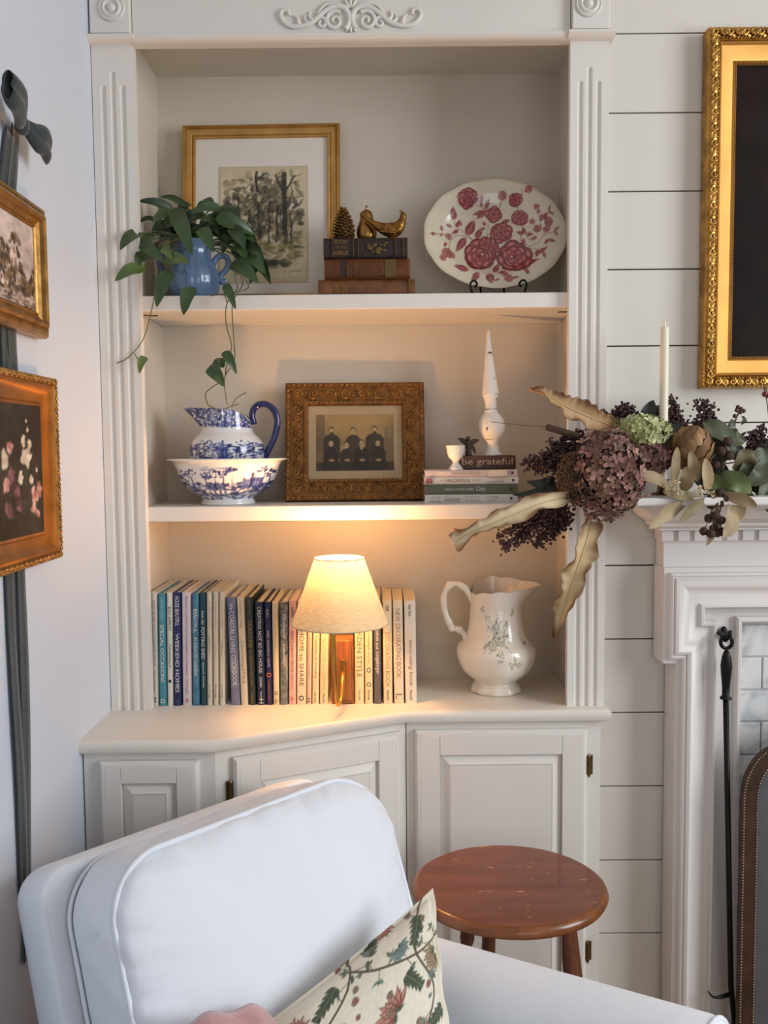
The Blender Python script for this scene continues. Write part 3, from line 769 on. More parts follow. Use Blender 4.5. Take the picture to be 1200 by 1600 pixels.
MB().box(px0-.004, px1+.004, -.0052, -.004, pz0-.004, pz1+.004).build('mat_bevel', M('mat_bevel', (196,180,150), .8), fp, local=True, smooth=0)
picture('tree_print', cv, px0, px1, pz0, pz1, -.0056, MC('printed_paper', .7), fp, 132, 178)

# oval platter on a wire stand
cx = P(772, 369, .17); A, B = 108/ppm(.17), 87/ppm(.17)
tl = math.radians(-12)
pt = thing('oval_platter', 'scalloped cream oval platter printed with dark pink roses, on a black stand', 'platter', (cx.x, .165, cx.z), (tl, 0, 0))
cv = Canvas(430, 344, (226,214,190)); rg_ = random.Random(2)
def q_(x, y): return ((x-88)/810*430, (y-48)/650*344)
pk = ((118,38,44), (166,72,76), (212,140,132)); pd = (128,44,50)
def stem(*pts): cv.line([q_(*p) for p in pts], 1.6, (140,66,66), .9)
for st in (((440,220),(390,180)),((440,225),(450,160)),((440,225),(415,140)),((440,225),(445,260)),((540,140),(528,210),(540,300)),((630,190),(632,240)),((600,190),(655,140),(690,110)),((655,140),(650,100)),((640,280),(580,300)),((380,410),(320,350),(270,310),(260,260)),((380,410),(330,370),(270,370),(235,410),(225,480)),((250,380),(190,370),(150,372)),((690,440),(740,420),(770,380),(800,300)),((690,440),(640,400),(650,350)),((770,380),(840,360)),((760,320),(740,220)),((700,450),(770,460)),((560,620),(530,580)),((560,640),(610,640)),((460,300),(450,380),(430,430)),((690,400),(670,360),(700,350))): stem(*st)
def lf(x, y, L, ang, W=.5):
    X, Y = q_(x, y); L = L*.53; cv.leaf(X, Y, L, L*W, math.radians(ang), pd, (222,160,150)); cv.leaf(X+1, Y+1, L*.8, L*W*.45, math.radians(ang), (176,88,88), None, .7)
for a in ((262,280,75,-95,.6),(275,320,55,-60),(290,335,50,150),(330,380,110,125,.45),(250,320,40,200),(385,180,45,-60),(420,200,70,-85,.35),(445,215,75,-70,.35),(445,225,80,165,.4),(440,230,65,140,.45),(335,370,110,-65,.55),(385,390,80,-60,.5),(535,300,60,-25,.5),(340,590,95,200,.45),(395,600,80,125,.55),(455,605,70,85,.8),(480,600,75,-60,.5),(640,560,110,-20,.35),(650,570,60,60,.5),(660,365,45,200,.6),(670,365,50,-110,.5),(675,370,45,-10,.5),(660,390,50,100,.5),(740,460,55,110,.5),(740,490,65,-40,.4),(765,480,50,80,.4),(800,245,40,-70,.4),(800,245,40,30,.4),(800,250,40,150,.4),(830,360,40,60,.4),(830,360,40,-40,.4),(795,410,45,20,.5),(795,405,40,120,.5),(155,372,35,180,.6),(190,355,40,-90,.4),(190,360,35,100,.4),(215,415,40,110,.5),(200,520,35,190,.5),(505,605,50,-20,.4),(510,640,40,150,.4),(580,640,45,-10,.4),(540,580,40,-100,.5),(750,350,50,-120,.4),(770,290,45,-50,.4)): lf(*a)
for x, y, r in ((340,155,58),(405,495,98),(605,500,98),(530,355,66),(492,245,52),(640,270,48),(615,168,40),(440,420,46),(490,450,36),(350,150,36)):
    X, Y = q_(x, y); cv.rose(X, Y, r*.53, pk, rg_)
for x, y, r in ((540,140,22),(690,112,20),(215,482,26),(240,495,20),(195,515,18),(230,378,18),(740,335,20),(800,305,24),(765,275,15),(712,290,14),(788,345,18),(735,212,14),(745,240,10),(565,640,22),(545,615,16),(725,385,9),(710,395,9),(300,300,10),(435,300,10),(430,330,9)):
    X, Y = q_(x, y); cv.rose(X, Y, r*.6, ((120,44,48),(176,96,92),(220,164,150)), rg_, 2)
mb = MB(); nt_, nr_ = 260, 70; us = []; vs = []
def fn(i, j):
    t = 2*math.pi*i/nt_; f = j/(nr_-1); sc = 1+.012*abs(math.sin(t*7))*f**6
    x, z = A*f*math.cos(t)*sc, B*f*math.sin(t)*sc
    d = interp(f, [0,.6,.68,.76,.95,1], [0,0,.005,.011,.016,.015]) + (.0015*math.sin(t*14)*max(0, f-.8)*5)
    us.append(.5+x/A/2); vs.append(.5-z/B/2); return (x, -d, z)
mb.grid(nt_, nr_, fn, wrapu=True, flip=False)
o = mb.build('plate_body', MC('printed_glazed_ironstone', .16, .5), pt, smooth=179, local=True, cols=cv.sample(us, vs), fix=False)
sd = o.modifiers.new('s', 'SOLIDIFY'); sd.thickness = .0045; sd.offset = 1
# flip check is unnecessary: solidify closes the rim
st = thing('plate_stand', 'black wrought wire easel stand holding the rose platter', 'plate stand', (cx.x, .15, Z1))
for s_ in (-1, 1):
    k = 1/ppm(.13); x0 = cx.x+s_*38*k+.002
    pts = [(x0-s_*.004, .115, Z1+.034), (x0-s_*.009, .108, Z1+.040), (x0-s_*.001, .104, Z1+.047), (x0+s_*.007, .104, Z1+.040), (x0+s_*.005, .106, Z1+.025), (x0-s_*.001, .112, Z1+.012), (x0-s_*.014, .13, Z1+.006), (x0-s_*.03, .17, Z1+.006), (x0-s_*.03, .215, Z1+.03), (x0-s_*.03, .235, Z1+.09)]
    MB().tube(spline(pts, 40), .0026, 8).build('side_wire', M('black_wire', (16,16,17), .4, .5), st, smooth=179)
    MB().tube([(x0+s_*.004, .106, Z1+.025), (x0+s_*.003, .098, Z1+.012), (x0-s_*.002, .09, Z1+.0025)], .0024, 8).build('front_foot', M('black_wire'), st, smooth=179)
MB().tube([(cx.x-.034, .19, Z1+.008), (cx.x+.034, .19, Z1+.008)], .0024, 8).build('cross_wire', M('black_wire'), st, smooth=179)

# lying books -------------------------------------------------------------
page = M('book_pages', (226,212,184), .8, var=(200,.12), stretch=(1,1,30))
page_v = M('book_pages_upright', (222,208,182), .8, var=(200,.15), stretch=(30,1,1))
def flat_book(label, x0, x1, z0, z1, yf, depth, cover, group=None, round_=.25, name='book', cat='book'):
    t = thing(name, label, cat, ((x0+x1)/2, yf, z0), group=group); h = z1-z0; c = .0025
    prof = []
    for i in range(9):
        a = math.pi*i/8-math.pi/2; prof.append((yf+.006-math.cos(a)*.006*round_*4*.5-.0*h, z0+h/2+math.sin(a)*h/2))
    pr = prof+[(yf+depth, z1), (yf+depth, z1-c), (yf+.012, z1-c), (yf+.012, z0+c), (yf+depth, z0+c), (yf+depth, z0)]
    MB().prism(pr, x0, x1, 'x').build('cover', cover, t, smooth=40)
    MB().box(x0+.003, x1-.003, yf+.008, yf+depth-.003, z0+c, z1-c).build('pages', page, t, smooth=0)
    return t
def spine_text(t, body, u0, u1, zc, hh, y, mat, shear=0, name='spine_lettering'):
    xa, xb = P(u0, 700, y).x, P(u1, 700, y).x; xm = (xa+xb)/2
    return text(name, body, lambda a, b: (xm+a, y, zc+b), xb-xa, hh, mat, t, shear=shear)
YA = .055
xs = lambda u: P(u, 430, YA).x
zv = [P(570, v, YA).z for v in (436.5, 404, 371)]
leather1 = M('worn_tan_leather', (112,68,34), .55, var=(30,.5), bump=(60,.5))
leather2 = M('ribbed_brown_cloth', (120,66,28), .5, var=(20,.4))
leather3 = M('black_brown_cloth', (44,28,24), .5, var=(40,.3), bump=(80,.4))
gilt = M('gilt_print', (150,112,56), .4, .6); gilt_d = M('dull_gilt_print', (104,82,44), .5, .5)
b1 = flat_book('worn tan leather antique book, bottom of the stack on the upper shelf', xs(497), xs(648), Z1, zv[0], YA, .15, leather1, round_=.9, name='antique_book')
for u in (529, 541): spine_text(b1, 'III' if u == 529 else 'IIII', u-3, u+4, (Z1+zv[0])/2, .022, YA-.0068, gilt)
MB().box(xs(638), xs(641), YA-.007, YA+.005, Z1+.002, zv[0]-.002).build('spine_band', gilt_d, b1, smooth=0)
b2 = flat_book('ribbed brown antique book, middle of the stack on the upper shelf', xs(507), xs(641), zv[0], zv[1], YA, .14, leather2, round_=.9, name='antique_book')
wr = MB()
for i in range(58):
    u = 508+i*2.28
    if 533 < u < 541 or 600 < u < 619: continue
    wr.tube([(xs(u+.6*math.sin(j*2.2)), YA-.0066+.0045*(2*j/8-1)**2, zv[0]+.003+(zv[1]-zv[0]-.006)*j/8) for j in range(9)], .0011, 5)
tag(wr.build('wavy_ribs', leather2, b2, smooth=179), kind='stuff')
MB().box(xs(534), xs(540), YA-.0072, YA, zv[0]+.004, zv[1]-.004).build('spine_label', leather3, b2, smooth=0)
MB().box(xs(601), xs(619), YA-.0072, YA, zv[0]+.004, zv[1]-.004).build('spine_label', gilt_d, b2, smooth=0)
b3 = flat_book('dark gilt-stamped history book, top of the antique stack on the upper shelf', xs(506), xs(637), zv[1], zv[2], YA, .14, leather3, round_=.6, name='antique_book')
zc = (zv[1]+zv[2])/2
for i, (s, dz) in enumerate((('HISTORY', .013), ('OF THE', .001), ('BIBLE', -.0115))): spine_text(b3, s, 524 if i != 1 else 528, 548 if i != 1 else 545, zc+dz, .009 if i != 1 else .006, YA-.0056, gilt)
for u in (520, 552, 560, 618, 630): MB().box(xs(u), xs(u+1.2), YA-.0056, YA, zv[1]+.003, zv[2]-.003).build('gilt_line', gilt_d, b3, smooth=0)
em = MB(); rg_ = random.Random(4)
for i in range(26):
    a, b = rg_.uniform(-1,1), rg_.uniform(-1,1)
    if a*a+b*b > 1: continue
    em.sphere((xs(592+a*17), YA-.0048, zc+b*.014+.001), (rg_.uniform(.003,.007), .0012, rg_.uniform(.002,.005)), 8, 5)
em.build('stamped_emblem', gilt_d, b3, smooth=179)

# gold pine cone, pear, pheasant
goldf = M('antique_gold_resin', (150,108,54), .35, .9, var=(60,.5), bump=(120,.3))
ZT = zv[2]; YO = .105; ko = 1/ppm(YO)
pc = P(536.5, 371, YO); Hc = 52*ko
pcn = thing('gold_pine_cone', 'gold-brown pine cone on the antique books, left of the gold pear', 'pine cone', (pc.x, YO, ZT))
MB().lathe([(.004,0),(.018,.004),(.021,.016),(.018,.04),(.010,Hc*.8),(.002,Hc*.97)], 12, (pc.x, YO, ZT)).build('core', M('cone_core', (70,46,24), .6, .4), pcn, smooth=179)
sc_ = MB(); N = 120
for i in range(N):
    t = i/N; a = i*2.39996; rr = interp(t, [0,.12,.35,.7,1], [.014,.024,.0245,.016,.003]); z = ZT+.003+t*Hc*.98
    d = Vector((math.cos(a), math.sin(a), 0)); c = Vector((pc.x, YO, z))+d*rr
    rot = Matrix.Rotation(a, 3, 'Z') @ Matrix.Rotation(-.5+.5*t, 3, 'Y')
    sc_.sphere(c, (.0052*(1-.4*t), .0058*(1-.4*t), .0019), 8, 5, rot)
    sc_.sphere(c+d*.003+Vector((0,0,.0016)), .0017, 5, 4)
sc_.build('scales', goldf, pcn, smooth=60)
qc = P(573, 371, YO+.01); k = ko
pear = thing('gold_pear', 'gold pear ornament between the pine cone and the pheasant', 'ornament', (qc.x, YO+.01, ZT))
pr = [(4,0),(9,1),(13.5,6),(15.5,14),(15,22),(12.5,30),(10.5,36),(9.8,42),(8,47),(4.5,50),(1,50.6)]
prs = spline([(a, b, 0) for a, b in pr], 26)
MB().lathe([(max(.0002, p.x*k), max(0, p.y*k)) for p in prs], 26, (qc.x, YO+.01, ZT)).build('fruit', M('satin_gold', (168,126,66), .3, .95, var=(20,.25)), pear, smooth=179)
MB().tube([(qc.x-.001, YO+.01, ZT+49*k), (qc.x-.0015, YO+.01, ZT+53*k), (qc.x+.001, YO+.01, ZT+57*k)], [.0022,.0018,.0025], 8).build('stem', M('satin_gold'), pear, smooth=179)
ph = thing('gold_pheasant', 'gold pheasant figurine with raised tail on the antique books', 'figurine', (P(610, 371, YO-.02).x, YO-.02, ZT))
YP = YO-.022; kp = 1/ppm(YP)
def pp(u, v, dy=0): q = P(u, v, YP); return Vector((q.x, YP+dy, q.z))
path = [pp(563,333), pp(572,340), pp(582,348), pp(592,354), pp(602,358), pp(612,359.5), pp(620,357), pp(626,350), pp(629,342), pp(630,336), pp(632,333)]
rads = [2.2,3.2,4.6,7,9.6,11.5,11,8,5.2,4.8,2.5]
MB().tube(spline(path, 40), [interp(i/39*10, list(range(11)), rads)*kp for i in range(40)], 16).build('body', goldf, ph, smooth=179)
MB().tube([pp(632,335.5), pp(636,337)], [1.8*kp, .3*kp], 8).build('beak', goldf, ph, smooth=179)
MB().tube(spline([pp(629,332), pp(625.5,329.5), pp(624,331)], 6), [2*kp,1.6*kp,1.2*kp,1*kp,.8*kp,.4*kp], 8).build('crest', goldf, ph, smooth=179)
wg = MB()
for r_ in range(4):
    for i in range(5):
        c = pp(624-r_*7-i*2.6+r_, 355.5+i*2.4-r_*.6, -10.2*kp+.001*abs(i-2)); wg.sphere(c, (4.6*kp, 1.6*kp, 1.7*kp), 8, 6, Matrix.Rotation(.35, 3, 'Y'))
wg.build('wing_feathers', goldf, ph, smooth=179)
MB().lathe([(.016,0),(.016,.002),(.011,.006)], 16, tuple(pp(613,371).xy)+(ZT,)).build('base', goldf, ph, smooth=40)

# blue jug planter ---------------------------------------------------------
YJ = .075; kj = 1/ppm(YJ); jc = P(303, 459, YJ)
blue = M('blue_glazed_ceramic', (92,118,150), .18, var=(12,.15), coat=.4)
bj = thing('blue_ceramic_jug', 'ribbed dusty-blue ceramic jug used as a planter, upper shelf', 'planter', (jc.x, YJ, Z1))
pr = spline([(a, b, 0) for a, b in ((22,0),(27,1),(33,7),(38,19),(40,31),(38,43),(32,55),(28,64),(27,72),(30,82),(33,88))], 34)
def ribs(p, t, j, r, z):
    f = 1+.03*abs(math.sin(t*7))*(1 if z < 60*kj else .6)
    return (p.x*f, p.y*f, p.z)
MB().lathe([(p.x*kj, max(0, p.y*kj)) for p in pr]+[(29*kj, 86*kj), (24*kj, 70*kj)], 84, (jc.x, YJ, Z1), mod=ribs).build('body', blue, bj, smooth=179)
hp = [P(u, v, YJ-.002) for u, v in ((333,412),(340,402),(350,400),(357,408),(354,420),(346,430),(344,438),(350,441),(353,436))]
MB().tube(spline(hp, 34), [4.6*kj]*28+[4.2*kj,3.8*kj,3.5*kj,3.2*kj,3*kj,2.6*kj], 12).build('handle', blue, bj, smooth=179)
hp = [P(u, v, YJ-.002) for u, v in ((273,412),(266,402),(256,400),(249,408),(252,420),(259,430))]
MB().tube(spline(hp, 24), 4.4*kj, 12).build('handle', blue, bj, smooth=179)
MB().lathe([(.0002, 78*kj), (26*kj, 78*kj)], 24, (jc.x, YJ, Z1)).build('soil', M('potting_soil', (50,38,30), .95), bj)

# pothos ------------------------------------------------------------------
gl = [M('pothos_leaf_green', (64,88,46), .36, var=(14,.35), rgb2=(46,68,36), bump=(30,.2)), M('pothos_leaf_dark', (44,64,38), .4, var=(14,.3), bump=(30,.2)), M('pothos_leaf_light', (112,128,62), .4, var=(12,.3), rgb2=(72,96,46), bump=(30,.2))]
vine = M('pothos_vine', (104,98,58), .6, var=(30,.3))
plant = thing('trailing_pothos', 'trailing green pothos spilling out of the blue jug on the upper shelf', 'houseplant', (jc.x, YJ, Z1+.1))
def zz(x, y): return x/4.2857+170, y/4.2857+290
LV = [ # base, tip (in a crop of the photo), width, y base, y tip, colour
 (435,165,195,105,60,.06,.03,1),(530,140,340,75,42,.10,.12,0),(440,150,560,465,112,.03,-.03,0),(690,150,645,88,60,.06,.08,0),(750,150,540,190,62,.03,.02,0),(880,180,690,185,60,.10,.06,1),
 (440,185,290,250,72,.05,.0,0),(330,240,200,250,42,.10,.06,1),(215,318,75,432,92,-.01,-.05,0),(300,335,215,410,70,.03,-.01,0),(210,388,368,512,84,-.02,-.04,0),(355,418,435,505,60,-.03,-.045,2),(372,505,542,515,84,-.03,-.05,2),
 (255,465,185,545,84,-.0,-.03,0),(245,550,42,640,98,-.02,-.06,2),(408,572,320,815,104,-.03,-.05,0),(560,680,500,868,98,-.03,-.045,0),(778,660,850,830,62,-.02,-.04,0),(715,222,975,330,112,.04,.08,0),(820,280,915,425,95,.05,.03,1),
 (880,280,992,412,90,.10,.09,0),(825,520,1003,652,104,.02,-.02,0),(925,478,1048,592,86,.05,.03,0),(985,468,1085,662,72,.10,.06,0),(615,288,705,450,90,.0,-.03,0),(820,340,760,455,76,.09,.07,1),(720,262,610,240,70,.06,.03,0),
 (900,395,1005,480,80,.08,.06,1),(755,160,782,245,40,.03,.02,0),(995,555,945,660,56,.08,.05,1),(650,200,530,260,70,.1,.08,1),(560,300,640,350,70,.08,.08,1),(390,260,290,330,70,.1,.08,1),(470,330,420,430,66,.06,.02,1),
 (600,160,700,130,60,.10,.12,1),(480,180,560,130,70,.10,.12,1),(350,300,440,380,60,.10,.07,1),(850,430,870,520,70,.1,.09,1),(660,250,740,330,66,.08,.06,1),(300,400,330,470,60,.06,.03,1),
 (248,1148,204,1260,56,-.045,-.05,2),(772,1110,856,1264,66,-.03,-.035,0),(780,1195,690,1225,66,-.03,-.03,0),(672,1212,775,1348,92,-.035,-.045,0)]
rg_ = random.Random(19)
for i in range(22):          # inner leaves filling the crown
    an_ = rg_.uniform(-3.3, .35); R_ = rg_.uniform(120, 260); x1 = 590+math.cos(an_)*R_*1.55; y1 = 330+math.sin(an_)*R_*.72; x0 = 590+(x1-590)*.45; y0 = 300+(y1-330)*.5
    LV.append((x0, y0, x1, y1+rg_.uniform(10,70), rg_.uniform(58,86), .10, rg_.uniform(.06,.13), rg_.choice([0,1,1])))
for x0, y0, x1, y1 in ((940,400,1040,520),(900,450,980,570),(850,400,930,500),(960,500,1060,610),(800,300,900,380)): LV.append((x0, y0, x1, y1, 80, .08, .05, 0))
rg_ = random.Random(9)
for (x0, y0, x1, y1, wd_, ya, yb, ci) in LV:
    a = P(*zz(x0, y0), ya); b = P(*zz(x1, y1), yb); m_ = (a+b)/2+Vector((0, -.008, .006)); wd3 = wd_/4.2857/ppm((ya+yb)/2)*1.05
    mb = MB(); leaf_geo(mb, [a, m_, b], wd3, (rg_.uniform(-.25,.25), -1, rg_.uniform(.0,.5)), cup=.28, wave=.02, n=12, m=7, rng=rg_, shape=[(0,.1),(.06,.5),(.18,.88),(.34,1),(.55,.86),(.75,.56),(.9,.24),(1,.02)])
    lo = mb.build('leaf', gl[ci], plant, smooth=179)
    if yb > -.03 or y0 < 600:
        c = Vector((jc.x+rg_.uniform(-.012,.012), YJ+rg_.uniform(-.012,.012), Z1+.118)); mid = (c+a)/2+Vector((0,0,.02))
        MB().tube(spline([c, mid, a], 8), [.0016]*7+[.001], 5).build('leaf_stalk', vine if ci == 2 else gl[0], plant, smooth=179)
for pts in ([(330,560),(312,700),(300,770),(270,900),(225,1040),(130,1150),(55,1190)], [(172,1120),(190,1155),(215,1165),(245,1150)], [(840,560),(850,640),(860,690),(800,770),(782,850),(790,950),(820,1050),(818,1110),(790,1200),(780,1270)], [(880,600),(900,650),(870,710),(828,790),(832,950),(842,1090),(840,1170),(780,1275),(775,1350),(795,1475)], [(730,1325),(650,1390),(665,1470)], [(820,1480),(860,1420),(922,1385)], [(665,1470),(740,1500),(820,1480),(870,1462)], [(770,670),(775,720),(790,780)], [(905,605),(935,680),(860,710),(680,738)]):
    MB().tube(spline([P(*zz(x, y), .02 if y < 700 and x > 600 else -.025 if y < 1300 else .02) for x, y in pts], 26), .0013, 6).build('vine', vine, plant, smooth=179)

# blue transferware jug and bowl ------------------------------------------
def lathe_col(name, prof, n, seg, c, cv, vr, mat, parent, mod=None, white_rows=0):
    pr = spline([(a, b, 0) for a, b in prof], n); us = []; vs = []; mb = MB(); zs = [p.y for p in pr]; z0, z1 = vr
    def fn(i, j):
        t = 2*math.pi*i/seg; p = Vector((pr[j].x*math.cos(t), pr[j].x*math.sin(t), pr[j].y)); 
        a = ((t+math.pi/2+math.pi) % (2*math.pi))-math.pi; u = .5+.5*math.sin(a) if abs(a) < math.pi/2 else .5+.5*math.sin(a)
        us.append(u); vs.append(min(.999, max(0, (z1-pr[j].y)/(z1-z0))) if j < n-white_rows else .9995)
        if mod: p = Vector(mod(p, t, j/(n-1)))
        return p+Vector(c)
    mb.grid(seg, n, fn, wrapu=True)
    return mb.build(name, mat, parent, smooth=179, cols=cv.sample(us, vs), fix=False)
NV, NM, NL = (30,38,96), (62,76,140), (128,140,184)
def toile(cv, rg, y0, y1, n):
    H_ = y1-y0
    for i in range(n):
        x = rg.uniform(0, cv.w); y = rg.uniform(y0+H_*.35, y1)
        cv.ell(x, y, rg.uniform(3,10), rg.uniform(2,6), rg.uniform(-.4,.4), rg.choice([NV,NM,NV,NV,NL]), rg.uniform(.6,.95), 1.2)
def tree(cv, rg, x, y0, y1, r):
    cv.line([(x, y0), (x+rg.uniform(-4,4), (y0+y1)/2), (x+rg.uniform(-6,6), y1)], 3, NV)
    for i in range(16):
        a = rg.uniform(0, 6.28); q = rg.random()**.5*r; cv.ell(x+math.cos(a)*q, y1+math.sin(a)*q*.7, rg.uniform(2.5,6), rg.uniform(1.5,4), rg.uniform(0,3), rg.choice([NV,NV,NM]), .9, 1.3)
def castle(cv, x, y, w, h):
    cv.poly([(x,y),(x+w,y),(x+w,y-h),(x,y-h)], NM); 
    for i in range(int(w/9)): cv.poly([(x+3+i*9,y-h*.3),(x+7+i*9,y-h*.3),(x+7+i*9,y-h*.7),(x+3+i*9,y-h*.7)], NL); cv.poly([(x+i*9,y-h),(x+4+i*9,y-h),(x+4+i*9,y-h-4),(x+i*9,y-h-4)], NV)
    cv.poly([(x+w*.4,y),(x+w*.55,y),(x+w*.55,y-h*1.5),(x+w*.4,y-h*1.5)], NV)
trans = MC('blue_transfer_china', .12, .6)
YB = .105; kb = 1/ppm(YB); bcx = P(357, 785, YB).x
wbw = thing('wash_bowl', 'blue and white transferware wash bowl under the matching pitcher', 'bowl', (bcx, YB, Z2))
rg_ = random.Random(31); cv = Canvas(330, 170, (232,230,228))
toile(cv, rg_, 50, 134, 330)
for i in range(26): cv.ell(rg_.uniform(110,220), rg_.uniform(18,40), rg_.uniform(5,12), 2, rg_.uniform(-.4,.2), NL, .8)
for a in ((22,120,46,26),(40,120,60,24),(70,125,40,20),(300,118,34,20),(318,120,48,22),(150,110,46,20),(205,110,26,15),(180,112,46,20),(120,110,52,18)): tree(cv, rg_, *a)
castle(cv, 238, 100, 62, 38); castle(cv, 120, 118, 60, 26)
for i in range(5): cv.poly([(100+i*22,122),(112+i*22,122),(112+i*22,108),(100+i*22,108)], (226,228,236))
for x in range(0, 330, 12): cv.ell(x, 136, 9, 3, rg_.uniform(-.2,.2), (222,224,232), .7)
toile(cv, rg_, 128, 146, 40); cv.a[148:] = np.array((232,231,229))/255
prof = [(40,0),(42,1),(41.5,4),(40,8),(43,12),(52,17),(62,24),(70,33),(75.5,44),(79,54),(82,62),(86,66),(92,68.5),(92.5,70),(90,71),(84,68.5),(79,62),(74,50),(66,34),(50,21),(30,16),(.5,15)]
lathe_col('bowl_body', [(a*kb, b*kb) for a, b in prof], 120, 220, (bcx, YB, Z2), cv, (0, 66*kb), trans, wbw)
YJ2 = YB; pj = thing('wash_pitcher', 'blue and white transferware pitcher with navy handle standing in the wash bowl', 'pitcher', (bcx, YB, Z2+.03))
cv = Canvas(260, 330, (234,232,230)); rg_ = random.Random(8)
toile(cv, rg_, 120, 240, 210); cv.a[236:] = cv.a[236:]*.3+np.array(NV)/255*.7
for a in ((20,240,180,24),(70,240,160,30),(55,240,190,22),(205,240,170,36),(235,240,176,34),(180,240,200,24)): tree(cv, rg_, *a)
castle(cv, 120, 238, 34, 62)
for i in range(10): cv.ell(rg_.uniform(95,140), rg_.uniform(150,200), 7, 4, rg_.uniform(0,3), NL, .8)
for i in range(520): cv.ell(rg_.uniform(0,260), rg_.uniform(0,80), rg_.uniform(3,10), rg_.uniform(2,5), rg_.uniform(0,3), rg_.choice([NV,NM,NM,NL,NV]), .75, 1.5)
for i in range(9): cv.rose(rg_.uniform(10,250), rg_.uniform(15,62), rg_.uniform(7,11), (NV,(200,205,226),(236,236,240)), rg_, 2)
base = P(357, 748, YB).z-Z2; k = kb
jp = [(34,0),(38,3),(46,10),(53,20),(57,34),(57.5,46),(55,56),(49,64),(42,71),(39.5,77),(41,84),(45,94),(48,106)]
H = 106*k
def jmod(p, t, f):
    zr = p.z/k
    if zr <= 77: return p
    g = min(1, (zr-77)/29); ct_ = math.cos(t)
    sp = max(0, -ct_)**3; bk = max(0, ct_)**2
    rr = (39.5+(5 if ct_ < 0 else 1)*g)*k; rr += sp*24*k*g**1.3
    zt = 77+g*(31-19*bk+3*sp+3*max(0, math.sin(t))*0)
    return Vector((rr*ct_*(1-.06*bk*g), rr*math.sin(t)*(1-.35*sp*g), zt*k))
lathe_col('jug_body', [(a*k, b*k) for a, b in jp], 100, 200, (bcx, YB, Z2+base), cv, (0, H), trans, pj, jmod)
inn = MB(); 
def jin(p, t, j, r, z):
    g = j/9; q = jmod(Vector((0,0,(106-g*40)*k)), t, 0) if 106-g*40 > 77 else None
    if q is None: return Vector((36*k*math.cos(t), 36*k*math.sin(t), (106-g*40)*k-(31-31)*k))
    return Vector((q.x*.955, q.y*.955, q.z))
inn.lathe([(1,1)]*10, 120, (bcx, YB, Z2+base), mod=jin, cap0=False).build('jug_lining', M('white_glaze', (232,230,226), .14, coat=.4), pj, smooth=179)
hp = [P(u, v, YB) for u, v in ((397,663),(394,652),(396,640),(405,632),(417,632),(429,642),(433.5,660),(429,682),(421,700),(413,716),(408,724))]
MB().tube(spline(hp, 44), 5.1*kb, 14).build('handle', M('navy_glaze', (24,30,84), .12, coat=.5), pj, smooth=179)

# carved family portrait frame ---------------------------------------------
xc = P(555, 690, .17).x; w = 216/ppm(.185); h = 187/ppm(.185); lean = -math.asin(.07/h)
ff = thing('framed_photograph', 'old sepia group photograph in a carved brown-gilt frame, middle shelf', 'photograph', (xc, .155, Z2), (lean, 0, .015))
MB().sweep(fpath(w, h), [(0,0),(0,.018),(.002,.020),(.010,.020),(.011,.018),(.044,.015),(.046,.017),(.054,.014),(.056,.006),(.056,0)], closed=True).build('carved_frame', brown_gilt, ff, local=True, smooth=30)
og = MB(); oo = MB(); scrolls(oo, w, h, .028, .041, .0145, .0165, .0028); scrolls(oo, w, h, .028, .0205, .0065, .0165, .0018); beads(oo, w, h, .006, .0135, .0034, .0195, 1.6); beads(oo, w, h, .050, .0125, .0030, .0155, 1.6)
shift(oo, h/2).build('carved_scrolls', M('gilt_scrolls', (150,104,48), .45, .55, var=(60,.5)), ff, local=True, smooth=179)
MB().box(-w/2+.05, w/2-.05, -.004, 0, .05, h-.05).build('mat_board', M('sepia_mat', (176,154,120), .7, var=(8,.12)), ff, local=True, smooth=0)
cv = Canvas(240, 178, (150,122,80)); cv.noise(120, .35, 6); rg_ = random.Random(1)
for i in range(40): cv.ell(rg_.uniform(80,170), rg_.uniform(0,70), 40, 22, 0, (168,138,88), .08, 20)
cv.poly([(0,0),(26,0),(30,178),(0,178)], (86,70,48), .55); cv.poly([(212,40),(240,40),(240,178),(206,178)], (96,80,58), .5); cv.poly([(218,42),(236,42),(236,74),(218,74)], (150,130,100), .5)
cv.poly([(0,150),(240,150),(240,178),(0,178)], (58,48,38), .8)
def person(x, yh, sw, yb, seated, beard, d):
    lt = tuple(min(255, c+26) for c in d)
    cv.poly([(x-sw,yb),(x-sw*.98,yh+30),(x-sw*.6,yh+18),(x,yh+14),(x+sw*.6,yh+18),(x+sw*.98,yh+30),(x+sw,yb)], d)
    cv.line([(x-sw,yb),(x-sw*.98,yh+30),(x-sw*.6,yh+18),(x,yh+14),(x+sw*.6,yh+18),(x+sw*.98,yh+30),(x+sw,yb)], 1.6, lt, .7)
    cv.line([(x-sw*.55,yh+38),(x-sw*.5,yb-8)], 1.5, lt, .5); cv.line([(x+sw*.55,yh+38),(x+sw*.5,yb-8)], 1.5, lt, .5); cv.line([(x,yh+20),(x,yb-10)], 1.2, lt, .5)
    if seated: cv.ell(x, yb+12, sw*1.25, 22, 0, d, 1, 3); cv.ell(x+2, yb-6, 9, 4, 0, (166,138,98))
    cv.ell(x, yh+1, 8.5, 10.5, 0, (70,58,42)); cv.ell(x, yh+4, 7, 9, 0, (186,158,114)); cv.ell(x, yh+3, 4.5, 1.2, 0, (110,90,62), .7); cv.ell(x, yh+8, 2.5, .9, 0, (110,90,62), .7)
    if beard: cv.ell(x, yh+13, 6, 11 if beard > 1 else 6, 0, (74,60,44) if beard == 1 else (166,142,106))
for a in ((48,48,26,140,0,1,(62,52,42)),(114,50,23,140,0,0,(72,60,48)),(180,46,29,140,0,1,(66,56,44))): person(*a)
